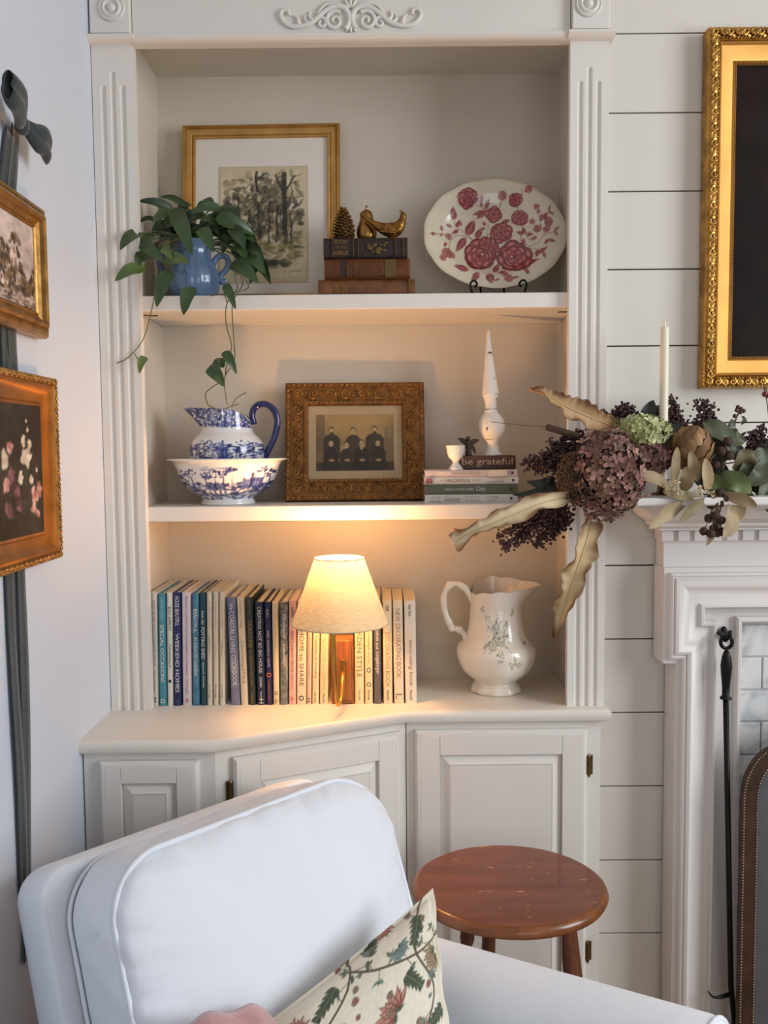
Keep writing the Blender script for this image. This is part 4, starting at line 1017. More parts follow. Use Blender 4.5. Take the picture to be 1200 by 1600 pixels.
for a in ((46,88,23,150,1,0,(50,42,35)),(94,94,21,150,1,0,(58,48,38)),(140,88,24,150,1,2,(48,41,34)),(190,88,24,150,1,0,(54,46,38))): person(*a)
s_ = 1/ppm(.185); picture('portrait_print', cv, (494-555)*s_, (615-555)*s_, h-139*s_, h-49*s_, -.0045, MC('printed_paper'), ff, 122, 92)

# stack of four decorating books with small ornaments
YS = .045; xs2 = lambda u: P(u, 740, YS).x
white_c = M('white_book_cover', (222,218,212), .4, var=(8,.05)); 
def zz_(v): return P(735, v, YS).z
lv = [Z2, zz_(772.5), zz_(756.5), zz_(745), zz_(734)]
stk = []
for i, (lab, u0, u1, rgb, dp) in enumerate((('white paperback at the bottom of the four-book stack, middle shelf', 664, 809, (222,220,214), .20), ('olive green book second from bottom in the four-book stack', 664, 810, (104,104,80), .19), ('white book with a pale spine second from top of the stack', 663, 811, (226,218,208), .19), ('pink and grey book on top of the four-book stack', 664, 809, (206,188,184), .185))):
    stk.append(flat_book(lab, xs2(u0), xs2(u1), lv[i], lv[i+1]-.0004, YS, dp, M('cover_%d' % i, rgb, .4, var=(8,.05)), 'decorating books stacked flat on the middle shelf', round_=.15))
ink = M('dark_print', (60,58,58), .6); ink_w = M('white_print', (232,228,220), .5); ink_g = M('grey_print', (128,124,120), .6)
def st_(i, s, u0, u1, m, hh=.0062, sh=0, dz=0): spine_text(stk[i], s, u0, u1, (lv[i]+lv[i+1])/2+dz, hh, YS-.0005, m, sh)
st_(0, 'Seasons', 694, 719, ink_g, .011, .4); st_(0, 'DECORATING', 726, 749, ink_g, .0036, 0, .004); st_(0, 'FOR THE HOME', 726, 749, ink_g, .0036, 0, -.004); st_(0, 'LIZ MARIE', 759, 778, ink_g, .0036, 0, .004); st_(0, 'GALVAN', 762, 775, ink_g, .0034, 0, -.004); st_(0, 'cozy white', 672, 688, ink_g, .006, .3, .003); st_(0, 'COTTAGE', 671, 688, ink, .004, 0, -.006)
st_(1, 'CREATE YOUR OWN', 694, 740, ink_w, .0055); st_(1, 'Cozy', 744, 759, ink_w, .0125, .4); st_(1, 'LIZ MARIE', 768, 786, ink_g, .0036, 0, .004); st_(1, 'GALVAN', 770, 784, ink_g, .0034, 0, -.004); st_(1, 'cozy white', 672, 689, ink_g, .006, .3, .003)
st_(2, 'THE', 687, 693, ink_g, .0035); st_(2, 'MAGNOLIA', 696, 735, ink, .0065); st_(2, 'STORY', 738, 753, ink_g, .0045); st_(2, 'CHIP AND JOANNA', 760, 790, ink_g, .003, 0, .0045); st_(2, 'GAINES', 761, 788, ink_g, .006, 0, -.0035)
st_(3, 'FRENCH', 684, 703, ink_w, .0055); st_(3, 'VINTAGE DECOR', 707, 751, ink_g, .0062); st_(3, 'ANDERSON', 768, 790, ink_w, .004)
for i, u in ((0, 797), (1, 797), (2, 800), (3, 799)):
    MB().box(xs2(u), xs2(u+3.5), YS-.0006, YS, (lv[i]+lv[i+1])/2-.003, (lv[i]+lv[i+1])/2+.003).build('publisher_mark', ink, stk[i], smooth=0)
MB().box(xs2(665), xs2(676), YS-.0006, YS, lv[2]+.002, lv[3]-.003).build('spine_picture', M('pink_print', (190,110,110), .5, var=(150,.8), rgb2=(60,50,60)), stk[2], smooth=0)
MB().box(xs2(763), xs2(793), YS-.0004, YS, lv[3]+.0005, lv[4]-.001).build('spine_panel', M('cream_print', (216,202,182), .5), stk[3], smooth=0)
ZS = lv[4]
YG = .062; gx0, gx1 = P(717, 722, YG).x, P(806, 722, YG).x; gz1 = P(765, 711.5, YG).z
wood_d = M('dark_stained_wood', (74,44,28), .5, var=(10,.4), stretch=(2,20,20), bump=(40,.2))
gb = thing('wooden_sign_block', 'dark wooden block lettered be grateful on the stacked books', 'sign', ((gx0+gx1)/2, YG, ZS))
MB().box(gx0, gx1, YG, YG+.055, ZS, gz1).build('block', wood_d, gb, smooth=0, bevel=.002)
xa, xb = P(722, 722, YG).x, P(801, 722, YG).x
text('carved_lettering', 'be grateful', lambda a, b: ((xa+xb)/2+a, YG-.0006, (ZS+gz1)/2+b), xb-xa, .0205, M('pale_lettering', (176,150,120), .7), gb)
# chippy finial
YF = YG+.028; kf = 1/ppm(YF); fc = P(770, 711, YF)
chip = bpy.data.materials.new('chippy_white_paint'); chip.use_nodes = True; nt = chip.node_tree; b = nt.nodes['Principled BSDF']; b.inputs['Roughness'].default_value = .6
tc = nt.nodes.new('ShaderNodeTexCoord'); nz = nt.nodes.new('ShaderNodeTexNoise'); nz.inputs['Scale'].default_value = 55; nz.inputs['Detail'].default_value = 5
rp = nt.nodes.new('ShaderNodeValToRGB'); rp.color_ramp.interpolation = 'CONSTANT'; rp.color_ramp.elements[0].color = (*lin((58,48,40)), 1); rp.color_ramp.elements[1].position = .335; rp.color_ramp.elements[1].color = (*lin((224,216,206)), 1)
nt.links.new(tc.outputs['Object'], nz.inputs[0]); nt.links.new(nz.outputs['Fac'], rp.inputs[0]); nt.links.new(rp.outputs[0], b.inputs['Base Color'])
fin = thing('finial', 'tall chippy white wooden spire finial standing on the wooden block', 'finial', (fc.x, YF, gz1), (0, math.radians(-2.2), 0))
prf = [(14.7,0),(14.7,1),(11,5.5),(8.8,14),(8.6,20),(10.8,22.5),(10.8,24.5)]
MB().lathe([(a*kf, b*kf) for a, b in prf], 28, (0,0,0)).build('base', chip, fin, smooth=50, local=True)
MB().lathe([(a*kf, b*kf) for a, b in ((10.6,24.5),(16,29),(19.8,37),(20.8,45),(19,54),(15,61),(10.8,65.5),(10.4,68),(10.4,71))], 28).build('ball', chip, fin, smooth=50, local=True)
MB().lathe([(a*kf, b*kf) for a, b in ((9.8,71),(8.6,75),(8.8,82),(11,90),(13.4,93.5),(13.4,95.5),(12.6,98),(9.7,122),(6,154),(3.6,175),(3,184),(3,189),(2,192),(.3,193))], 28).build('spire', chip, fin, smooth=50, local=True)
for z in (24.5, 71, 94.5, 0): MB().lathe([(a*kf, (z+b)*kf) for a, b in ((11.1 if z != 94.5 else 13.6, -.4),(11.1 if z != 94.5 else 13.6,.5))], 28, mod=lambda p,t,j,r,zq: (p.x if math.sin(t*3+zq*900) > -.2 else p.x*.9, p.y if math.sin(t*3+zq*900) > -.2 else p.y*.9, p.z)).build('worn_ring', M('worn_dark_wood', (58,46,38), .7), fin, smooth=50, local=True)
# egg cup
YE = YS+.02; ke = 1/ppm(YE); ec = P(712, 735, YE)
prf = [(11.5,0),(12,1),(10,4),(6,9),(4.5,12),(7,15.5),(11.5,20),(13.6,27),(14.6,35),(15.4,37.6),(14.8,37.8),(13.4,35),(12,27),(9,21),(.3,18)]
tag(MB().lathe([(a*ke, b*ke) for a, b in prf], 36, (ec.x, YE, ZS), mod=lambda p,t,j,r,z: (p.x*(1+.015*math.sin(t*14)), p.y*(1+.015*math.sin(t*14)), p.z)).build('egg_cup', M('white_glaze'), smooth=60, loc=(ec.x, YE, ZS)), 'small white china egg cup on the stacked books', 'egg cup')
# angel
YN = YG+.02; kn = 1/ppm(YN); ac = P(732, 711, YN); br = M('dark_bronze_resin', (74,62,50), .5, .3, var=(80,.4))
an = thing('angel_figurine', 'tiny dark bronze winged angel on the left end of the wooden block', 'figurine', (ac.x, YN, gz1))
MB().lathe([(5.5*kn,0),(5*kn,3*kn),(3.6*kn,12*kn),(3*kn,17*kn),(4.2*kn,21*kn),(1.6*kn,23.5*kn),(.5*kn,24*kn)], 14, (ac.x, YN, gz1)).build('robe', br, an, smooth=179)
MB().sphere((ac.x-.001, YN-.001, gz1+26.5*kn), 3.6*kn, 14, 10).build('head', br, an, smooth=179)
for du, dv, wd in ((-17,27,9),(17,24,9),(12,2,7),(-10,6,6)):
    mb = MB(); b0 = Vector((ac.x+(2 if du > 0 else -2)*kn, YN+.002, gz1+18*kn)); t0 = Vector((ac.x+du*kn, YN+.003, gz1+dv*kn))
    leaf_geo(mb, [b0, (b0+t0)/2+Vector((0,0,.002)), t0], wd*kn, (0,-1,0), cup=.2, n=10, m=5)
    o = mb.build('wing', br, an, smooth=179); o.modifiers.new('s', 'SOLIDIFY').thickness = .0015
# ---------------------------------------------------------------- upright books on the counter
YBK = .012
def upright(label, xt0, xt1, xb0, xb1, vtop, rgb, titles, dep=.205, var=None, rgb2=None):
    """pixel columns at the spine top and foot; titles: (text, v0, v1, width fraction, colour, shear)"""
    a0, a1 = P(xb0, 1104, YBK).x, P(xb1, 1104, YBK).x; t0 = P(xt0, vtop, YBK); t1 = P(xt1, vtop, YBK)
    w = max(.006, min(a1-a0, t1.x-t0.x)-.0006); xb = (a0+a1)/2; xt = (t0.x+t1.x)/2; zt = t0.z; hh = math.hypot(zt-CT, xt-xb)
    th = math.atan2(xt-xb, zt-CT); lift = abs(math.sin(th))*w/2
    t = thing('book', label, 'book', (xb, YBK, CT+lift), (0, th, 0), 'books standing in a row behind the lamp')
    m = M('cover_%s' % label[:40], rgb, .42, var=var or (10,.08), rgb2=rgb2)
    c = .0018; x0, x1 = -w/2, w/2
    pr = [(x0, dep), (x0, .003), (x0+.0016, .0004), (x0+w*.3, -.0006), (x1-w*.3, -.0006), (x1-.0016, .0004), (x1, .003), (x1, dep), (x1-c, dep), (x1-c, .006), (x0+c, .006), (x0+c, dep)]
    MB().prism(pr, 0, hh, 'z').build('cover', m, t, smooth=35, local=True)
    MB().box(x0+c, x1-c, .005, dep-.004, .003, hh-.004).build('pages', page_v, t, smooth=0, local=True)
    for (s, v0, v1, wf, col, sh) in titles:
        q0 = P(xt0, v0, YBK).z-CT; q1 = P(xt0, v1, YBK).z-CT; zc = (q0+q1)/2
        text('spine_lettering', s, lambda a, b, zc=zc: (b, -.0010, zc-a), abs(q0-q1), w*wf, M('ink_%d_%d_%d' % col, col, .5), t, local=True, shear=sh)
    return t
DK, WH, GY, NVY, GD = (48,46,50), (226,222,212), (120,112,108), (44,48,84), (150,124,78)
BK = [
 ('off-white book at the left end of the row, grey lettering', 234.5,245,236.5,247.5,926,(214,206,194),[('USED SILVER GLADE PAINTED FINDS',938,1040,.5,(120,116,140),0),('RON PAIGLA',1048,1082,.3,GY,0),('M',1090,1097,.5,DK,0)]),
 ('bright teal book lettered SPECIAL OCCASIONS', 246,258.5,249,260.5,928,(66,140,158),[('SPECIAL OCCASIONS',976,1066,.5,WH,0),('MARTHA STEWART',934,970,.28,(190,214,216),0),('o',1092,1099,.6,WH,0)]),
 ('white spined book with black lettering Holidays, beside the teal book', 259.5,269.5,261.5,270.5,926,(220,214,200),[('BON APPETIT',948,986,.55,DK,0),('Holidays',1006,1044,.5,DK,.4),('I',1062,1067,.5,DK,0)]),
 ('navy book lettered WEEKEND HOMES in white', 270.5,282.5,271.5,283.5,926,(30,42,92),[('HOUSE BEAUTIFUL',932,978,.55,WH,0),('WEEKEND HOMES',990,1082,.5,WH,0),('HEARST',1093,1099,.3,GY,0)]),
 ('pale pink-white book on cottage gatherings with small red mark', 283.5,298,285.5,299.5,926,(216,202,204),[('FRENCH COUNTRY COTTAGE INSPIRED GATHERINGS',932,1056,.24,(90,80,96),0),('COURTNEY ALLISON',1060,1084,.3,GY,0),('*',1091,1098,.5,(190,50,56),0)]),
 ('light blue patterned book beside the dark teal one', 299.5,310.5,300.5,312,928,(92,146,170),[('BEAUTIFUL',952,988,.5,WH,0),('BY COUNTRY GARDENS',996,1056,.45,WH,0)],.20,(40,.6),(46,92,124)),
 ('dark teal book lettered from the POTTING SHED', 311.5,321.5,313,323.5,926,(24,62,74),[('from the',954,976,.45,WH,.4),('POTTING SHED',980,1030,.55,WH,0),('Sophie Dahlia',1034,1074,.35,WH,.4)]),
 ('thin cream magazine, first of three beside the potting shed book', 322.5,331,323.5,332,926,(212,200,182),[('THE BEST OF HOME',938,980,.18,GY,0),('GARDENS',992,1020,.25,GY,0),('Living',1070,1090,.42,GY,0)]),
 ('thin cream magazine, middle of the three alike', 332.5,341,333,341.5,925,(214,202,182),[('THE BEST OF HOME',938,980,.18,GY,0),('gardens',1006,1026,.25,GY,0),('Living',1070,1090,.42,(50,70,120),0)]),
 ('thin cream magazine, third of three beside the blue cookbook', 342.5,351,342.5,351.5,925,(214,204,184),[('THE BEST OF HOME',938,980,.18,GY,0),('GARDENS',1000,1024,.25,GY,0),('Living',1070,1090,.42,GY,0)]),
 ('leaning blue-grey seaside book lettered COOKBOOK', 353.5,368.5,361.5,375.5,933.5,(60,76,122),[('the',944,953,.4,WH,.3),('COASTAL LIVING COOKBOOK',955,1072,.5,WH,0)],.20,(16,.7),(150,150,160)),
 ('leaning cream book lettered Decorating STYLE', 369.5,381,376.5,388,933.5,(222,206,178),[('Country Living',938,982,.5,(150,130,100),.3),('Decorating STYLE',1002,1068,.5,(140,116,84),0)]),
 ('dark green book on farm seasons with gold lettering', 383.5,394.5,389,400,933.5,(38,46,40),[('Country Living',936,960,.35,GD,.3),('SEASONS',970,1012,.5,GD,0),('AT SEVEN GATES FARM',1015,1072,.3,GD,0),('MARIA',1082,1100,.22,GD,0)]),
 ('dark navy book lettered NOT SO BIG HOUSE', 397.5,411.5,402,415.5,941,(22,32,56),[('CREATING NOT SO BIG HOUSE',948,1052,.38,WH,0),('SUSANKA',1058,1074,.3,WH,0),('Taunton',1080,1092,.2,WH,0),('H',1092,1099,.5,WH,0)]),
 ('dark indigo book lettered chic country style', 412.5,422.5,416,426.5,941,(28,26,66),[('Nut Rose',952,964,.25,WH,0),('chic country style',985,1042,.5,(200,198,214),.2),('o',1051,1058,.8,(214,110,50),0),('GEBHARD',1062,1098,.3,(170,90,90),0)]),
 ('cream book with two lines of tiny print, between indigo and floral spines', 424,434.5,427,436.5,941,(222,202,162),[("Mary Emmerling's Quilted Homes",946,1012,.25,(120,104,80),0),('o',1080,1086,.6,(90,80,66),0),('*',1092,1099,.6,(120,60,50),0)]),
 ('dark floral patterned spine lettered in white script', 437.5,449.5,437.5,450,941,(40,58,78),[('Vineyard',960,998,.6,WH,.4),('hideaway',1005,1040,.5,WH,.4)],.20,(70,.9),(150,150,140)),
 ('pink book on secrets of flower gardens beside the lamp shade', 451,463,451,462.5,939,(222,176,162),[('GARDEN',948,964,.4,DK,0),('SECRETS of BUNNY MELLON',986,1050,.34,DK,0),('PRESTON',1054,1076,.3,GY,0),('*',1088,1096,.5,(190,50,56),0)]),
 ('white book lettered HOME to SHARE under the lamp shade', 464.5,479.5,463.5,478.5,939,(230,214,178),[('HOME to SHARE',985,1072,.5,(110,96,70),0),('o',1087,1095,.55,DK,0)]),
 ('thin pale pink book right of HOME to SHARE', 480.5,488,479,486.5,945,(226,190,166),[('French House fabrics',996,1060,.4,(170,120,110),0),('H',1091,1097,.6,DK,0)]),
 ('cream book lettered Comforts of Country', 489,500,487.5,498,945,(234,214,170),[('Comforts of Country',994,1060,.45,(70,60,48),0),('Meredith',1082,1098,.3,DK,.3)]),
 ('pale cream book with faint lettering, left of the wooden sconce block', 501,514,499.5,512.5,945,(236,216,168),[('ALL HOUSE and GARDEN',996,1078,.42,(196,174,126),.3),('Meredith',1083,1098,.3,DK,.3)]),
 ('cream book lettered GARDEN STYLE, right of the wooden sconce block', 553.5,568.5,554.5,569,937,(236,218,172),[('GARDEN STYLE',970,1058,.55,(120,104,74),0),('Meredith',1078,1094,.3,GY,.3)]),
 ('cream book lettered cottage style with little pictures', 569.5,582,570,583,937,(234,214,166),[('cottage style',988,1036,.4,(150,130,90),0),('o',1043,1051,.6,(90,90,90),0),('o',1066,1073,.6,(70,90,80),0),('Meredith',1078,1094,.3,DK,.3)]),
 ('grey book with white script lettering in the right part of the row', 583.5,595,584,596.5,937,(92,88,92),[('ENTERTAINING and',950,1014,.34,WH,0),('Longaberger',1018,1054,.6,WH,.3)]),
 ('tall cream book lettered DECORATING BOOK in tan', 597.5,612,599,614,939,(230,212,176),[('new',946,955,.4,DK,0),('DECORATING BOOK',988,1074,.5,(170,146,96),0),('Meredith',1078,1094,.35,DK,.3)]),
 ('cream book lettered NEW DECORATING BOOK near the right end', 613.5,629,616,631.5,939,(228,212,184),[('NEW DECORATING BOOK',951,1060,.48,(140,122,90),0),('L',1084,1092,.6,GY,0)]),
 ('tall white book with blue-grey side at the right end of the row', 630.5,650,633.5,651.5,939,(228,218,200),[('Better Homes',945,963,.3,DK,0),('decorating book',1000,1072,.42,(120,112,100),.1),('Meredith',1078,1094,.25,DK,.3)]),
]
for e in BK: upright(*e)

# ---------------------------------------------------------------- brass sconce lamp on a wooden block
brass = M('polished_brass', (212,160,74), .2, 1, var=(8,.1))
lp = thing('sconce_lamp', 'lit brass arm lamp with cream linen shade leaning in front of the books', 'lamp', (P(534, 1095, .03).x, .02, CT))
wl0, wl1 = P(518, 1050, .012).x, P(552.5, 1050, .012).x; wz1 = P(535, 996, .012).z
oak = M('honey_oak', (146,88,40), .4, var=(10,.35), stretch=(12,12,1.5))
wbk = MB().box(wl0, wl1, .012, .045, CT, wz1).build('wooden_block', oak, lp, smooth=0, bevel=.003)
MB().box(wl0+.006, wl1-.005, .005, .013, CT+.010, wz1-.004).build('raised_panel', oak, wbk, smooth=0, bevel=.004)
p0, p1 = P(531, 1030, .004), P(541, 1067, .004)
MB().box(p0.x, p1.x, .000, .006, p1.z, p0.z).build('wall_plate', brass, lp, smooth=0, bevel=.0015)
YL = -.09; sb = P(532, 974, YL); stp = P(529, 872, YL)
xm = (sb.x+stp.x)/2
arm = [(xm-.014, YL-.004, sb.z+.01), P(522, 1010, YL-.006), P(524, 1050, YL-.008), P(526, 1085, YL-.006), P(528, 1101, YL+.004), P(533, 1092, YL+.025), P(535, 1065, YL+.05), P(536, 1052, -.02), P(536.5, 1049, .004)]
arm = spline(arm, 50)
MB().tube(arm, .0044, 12).build('brass_arm', brass, lp, smooth=179)
MB().tube([(xm-.014, YL-.004, sb.z+.008), (xm-.004, YL, sb.z+.03), (xm, YL, sb.z+.045)], .0044, 12).build('brass_riser', brass, lp, smooth=179)
MB().lathe([(.010,0),(.012,.003),(.012,.03),(.009,.034)], 18, (xm, YL, sb.z+.042)).build('bulb_socket', brass, lp, smooth=40)
Rb, Rt = 76/ppm(YL), 39/ppm(YL)
linen = bpy.data.materials.new('linen_shade'); linen.use_nodes = True; nt = linen.node_tree
for n_ in list(nt.nodes):
    if n_.type != 'OUTPUT_MATERIAL': nt.nodes.remove(n_)
out = nt.nodes['Material Output']; df = nt.nodes.new('ShaderNodeBsdfDiffuse'); tr = nt.nodes.new('ShaderNodeBsdfTranslucent'); mx = nt.nodes.new('ShaderNodeMixShader')
tc = nt.nodes.new('ShaderNodeTexCoord'); mp = nt.nodes.new('ShaderNodeMapping'); mp.inputs['Scale'].default_value = (40,40,400); nz = nt.nodes.new('ShaderNodeTexNoise'); nz.inputs['Scale'].default_value = 1.5; nz.inputs['Detail'].default_value = 3
rp = nt.nodes.new('ShaderNodeValToRGB'); rp.color_ramp.elements[0].position = .3; rp.color_ramp.elements[0].color = (.66,.54,.33,1); rp.color_ramp.elements[1].position = .7; rp.color_ramp.elements[1].color = (.84,.72,.47,1)
nt.links.new(tc.outputs['Object'], mp.inputs[0]); nt.links.new(mp.outputs[0], nz.inputs[0]); nt.links.new(nz.outputs['Fac'], rp.inputs[0])
nt.links.new(rp.outputs[0], df.inputs[0]); nt.links.new(rp.outputs[0], tr.inputs[0]); mx.inputs[0].default_value = .125
nt.links.new(df.outputs[0], mx.inputs[1]); nt.links.new(tr.outputs[0], mx.inputs[2]); nt.links.new(mx.outputs[0], out.inputs[0])
shd = MB(); zb = sb.z; zt_ = stp.z; n_ = 12
prof = [(Rb+(Rt-Rb)*i/n_, zb+(zt_-zb)*i/n_) for i in range(n_+1)]
shd.grid(72, n_+1, lambda i, j: (xm+prof[j][0]*math.cos(2*math.pi*i/72), YL+prof[j][0]*math.sin(2*math.pi*i/72), prof[j][1]), wrapu=True)
shade = shd.build('lamp_shade', linen, lp, smooth=179, fix=False)
trimm = M('shade_trim', (206,190,160), .8)
for R_, z in ((Rb, zb), (Rt, zt_)):
    MB().tube([(xm+R_*math.cos(t), YL+R_*math.sin(t), z) for t in [2*math.pi*i/60 for i in range(60)]], .0014, 6, closed=True).build('shade_trim', trimm, shade, smooth=179)
bulbm = bpy.data.materials.new('lit_bulb'); bulbm.use_nodes = True; b = bulbm.node_tree.nodes['Principled BSDF']; b.inputs['Emission Color'].default_value = (1,.62,.28,1); b.inputs['Emission Strength'].default_value = 8; b.inputs['Base Color'].default_value = (1,.9,.75,1)
MB().sphere((xm, YL, sb.z+.098), (.021, .021, .026), 18, 12).build('bulb', bulbm, lp, smooth=179)
ll = bpy.data.lights.new('lamp_glow', 'POINT'); ll.energy = LAMP_W; ll.color = (1, .52, .19); ll.shadow_soft_size = .03
lo = bpy.data.objects.new('lamp_glow', ll); COL.objects.link(lo); lo.parent = lp; lo.location = Vector((xm, YL, sb.z+.135))-Vector(lp.location)

# ---------------------------------------------------------------- white floral pitcher
YW = .12; kw = 1/ppm(YW); wc = P(775, 1087, YW)
iron_w = MC('floral_ironstone', .18, .5)
wp = thing('white_pitcher', 'white ironstone pitcher printed with grey-green flowers, on the counter', 'pitcher', (wc.x, YW, CT))
cv = Canvas(260, 380, (232,222,206)); rg_ = random.Random(12)
def wq(x, y): return ((x-243)/480*260, (y-110)/705*380)       # from a crop of the photo
def wl(*pts): cv.line([wq(*p) for p in pts], 1.3, (112,112,92), .85)
for st_ in (((345,240),(345,300),(400,340),(440,370)),((470,290),(450,340),(460,380)),((560,350),(510,370),(470,390)),((625,230),(605,290),(590,310)),((440,420),(400,480),(380,520)),((530,490),(560,540),(575,590),(540,625)),((470,500),(490,550),(475,575)),((640,420),(660,470),(710,520)),((460,440),(550,430),(560,410)),((440,420),(395,385))): wl(*st_)
for i in range(70):
    t = rg_.random(); x, y = rg_.choice([(345,270),(370,315),(460,330),(540,360),(610,260),(590,290),(395,500),(410,450),(560,590),(480,545),(550,430),(530,500),(670,480),(400,390),(480,360)])
    X, Y = wq(x+rg_.uniform(-22,22), y+rg_.uniform(-22,22)); cv.leaf(X, Y, rg_.uniform(7,15), rg_.uniform(3,6), rg_.uniform(0,6.28), rg_.choice([(112,120,96),(140,140,112),(90,96,80),(176,160,120)]), (80,84,70), .8)
for x, y, r in ((455,385,34),(470,440,44),(430,480,34),(495,460,30),(510,410,26),(475,570,14),(590,600,18),(560,430,14),(605,275,14)):
    X, Y = wq(x, y); cv.rose(X, Y, r*.5, ((128,130,108),(214,208,188),(238,232,218)), rg_, 3)
cv.a[-6:] = np.array((232,222,206))/255
pr = [(36,0),(39,.5),(40,4),(37.5,10),(33.5,16),(38,21),(46,27),(53,35),(58,45),(61.5,57),(62,66),(59,74),(52,81),(47,90),(43.5,104),(41.5,120),(40.5,136),(41,148),(44,160),(47,172)]
Hh = 172*kw
def wmod(p, t, f):
    zr = p.z/kw; ct_, st__ = math.cos(t), math.sin(t)
    if zr < 14: p = Vector((p.x*(1+.02*math.sin(t*10)), p.y*(1+.02*math.sin(t*10)), p.z))
    if 24 < zr < 74: g = math.sin((zr-24)/50*math.pi); fr_ = 1+.018*g*abs(math.sin(t*5)); p = Vector((p.x*fr_, p.y*fr_, p.z))
    if zr <= 136: return p
    g = (zr-136)/36; sp = max(0, ct_)**4; lf_ = max(0, -ct_)**2
    rr = (40.5+6*g)*kw + sp*25*kw*g**1.4 - lf_*7*kw*g
    zt = 136+g*(30+8*max(0, st__)**1.2*(1 if st__ > 0 else 0)+2.2*abs(math.sin(t*5))-10*lf_-4*max(0, -st__)*(1-sp))
    return Vector((rr*ct_, rr*st__*(1-.3*sp*g), zt*kw))
lathe_col('pitcher_body', [(a*kw, b*kw) for a, b in pr], 120, 200, (wc.x, YW, CT), cv, (0, Hh*1.02), iron_w, wp, wmod)
def win(p, t, j, r, z):
    q = wmod(Vector((40*kw*math.cos(t), 40*kw*math.sin(t), (172-j*7)*kw)), t, 0) if 172-j*7 > 136 else Vector((38*kw*math.cos(t), 38*kw*math.sin(t), (172-j*7)*kw))
    return Vector((q.x*.955, q.y*.955, q.z))
MB().lathe([(1,1)]*20, 100, (wc.x, YW, CT), mod=win, cap0=False).build('pitcher_lining', M('cream_glaze', (230,220,204), .2, coat=.4), wp, smooth=179)
hp = spline([P(u, v, YW) for u, v in ((741,944),(734,930),(724,917),(712,912),(701,916),(694,930),(694,948),(699,966),(707,980),(718,984),(726,992),(728,1001),(722,1008))], 50)
MB().tube(hp, [5*kw*(1+.25*math.sin(i*.9)*(1 if i in range(8,20) or i in range(30,40) else .2)) for i in range(50)], 12).build('handle', M('cream_glaze'), wp, smooth=179)
for u, v, r in ((702,913,5.5),(728,919,5),(706,981,6.5),(721,1008,5)): MB().sphere(P(u, v, YW), r*kw, 10, 8).build('handle_scroll', M('cream_glaze'), wp, smooth=179)
# ---------------------------------------------------------------- candle and dried flowers on the mantel
ZM = zsh1; YM = -.12
wax = M('ivory_wax', (232,224,200), .4, sss=.3)
ca = P(1037, 645, YM); cz = P(1038, 511, YM).z; r = 6.6/ppm(YM)
cn = thing('taper_candle', 'ivory flameless taper candle rising from the garland', 'candle', (ca.x, YM, ZM))
MB().lathe([(r,0),(r,cz-ZM-.06),(r*.98,cz-ZM-.002),(r*.85,cz-ZM),(r*.3,cz-ZM-.001)], 24, (ca.x, YM, ZM)).build('taper', wax, cn, smooth=50)
MB().lathe([(r*.3,0),(r*.36,.004),(r*.3,.009),(r*.08,.019)], 12, (ca.x, YM, cz-.001)).build('led_flame', M('flame_plastic', (236,230,212), .35, sss=.4), cn, smooth=179)
MB().lathe([(.024,0),(.024,.004),(.012,.008),(.0105,.03),(.016,.034)], 20, (ca.x, YM, ZM)).build('candle_holder', brass_old, cn, smooth=40)

# hydrangeas: floret meshes are shared
def floret_mesh(name, size, seed, mats):
    rg = random.Random(seed); mb = MB()
    for i in range(4):
        a = i*math.pi/2+rg.uniform(-.2,.2); d = Vector((math.cos(a), math.sin(a), 0)); s = Vector((-d.y, d.x, 0)); L = size*rg.uniform(.85,1.1); W = L*.78; up = rg.uniform(.0,.5)
        rows = [(.06,.12,0),(.35,.8,.10),(.7,1,.16+up*.2),(1,.35,.12+up*.5)]
        vs = []
        for f, w, h in rows:
            for k in (-1, 0, 1): vs.append(d*L*f+s*(k*W*w/2)+Vector((0, 0, h*L+(.12*L*abs(k)))))
        mb.add(vs, [(r*3+k, r*3+k+1, r*3+k+4, r*3+k+3) for r in range(3) for k in range(2)])
    mb.sphere((0,0,size*.12), size*.12, 5, 4)
    me = mb.build(name, mats, None, smooth=179, fix=False); d = me.data; bpy.data.objects.remove(me); return d
def hydrangea(name, label, c, R, n, size, cols, seed, group=None, core=(70,46,40)):
    rg = random.Random(seed); c = Vector(c); t = thing(name, label, 'flower', c)
    meshes = []
    for k, rgb in enumerate(cols):
        m = M('%s_petal_%d' % (name+label[:8], k), rgb, .65, var=(60,.35), sheen=.2)
        for v in range(2): meshes.append(floret_mesh('floret', size, seed*10+k*2+v, m))
    MB().sphere(c, tuple(x*.80 for x in R), 20, 14).build('flower_core', M('flower_core_%d' % seed, core, .9, var=(60,.5)), t, smooth=179)
    for i in range(n):
        z = 1-2*(i+.5)/n; a = i*2.39996; q = math.sqrt(1-z*z); d = Vector((q*math.cos(a), q*math.sin(a), z))
        if d.y > .55: continue
        o = bpy.data.objects.new('floret', rg.choice(meshes)); COL.objects.link(o); o.parent = t
        k = rg.uniform(.88, 1.06); o.location = Vector((d.x*R[0], d.y*R[1], d.z*R[2]))*k
        nn = (d+Vector((rg.uniform(-.45,.45), rg.uniform(-.45,.45), rg.uniform(-.45,.45)))).normalized()
        qt = nn.to_track_quat('Z', 'Y'); qt = qt @ Matrix.Rotation(rg.uniform(0,6), 3, 'Z').to_quaternion(); o.rotation_euler = qt.to_euler(); s = rg.uniform(.8, 1.2); o.scale = (s, s, s)
    return t
def pxr(Y, *v): return tuple(x/ppm(Y) for x in v)
YH = -.20
hydrangea('hydrangea_head', 'large dried burgundy hydrangea head at the left end of the garland', P(948, 742, YH), pxr(YH, 56, 50, 66), 300, .0125, [(116,70,66),(138,90,82),(94,56,52),(170,126,112),(112,82,60),(132,96,70)], 3)
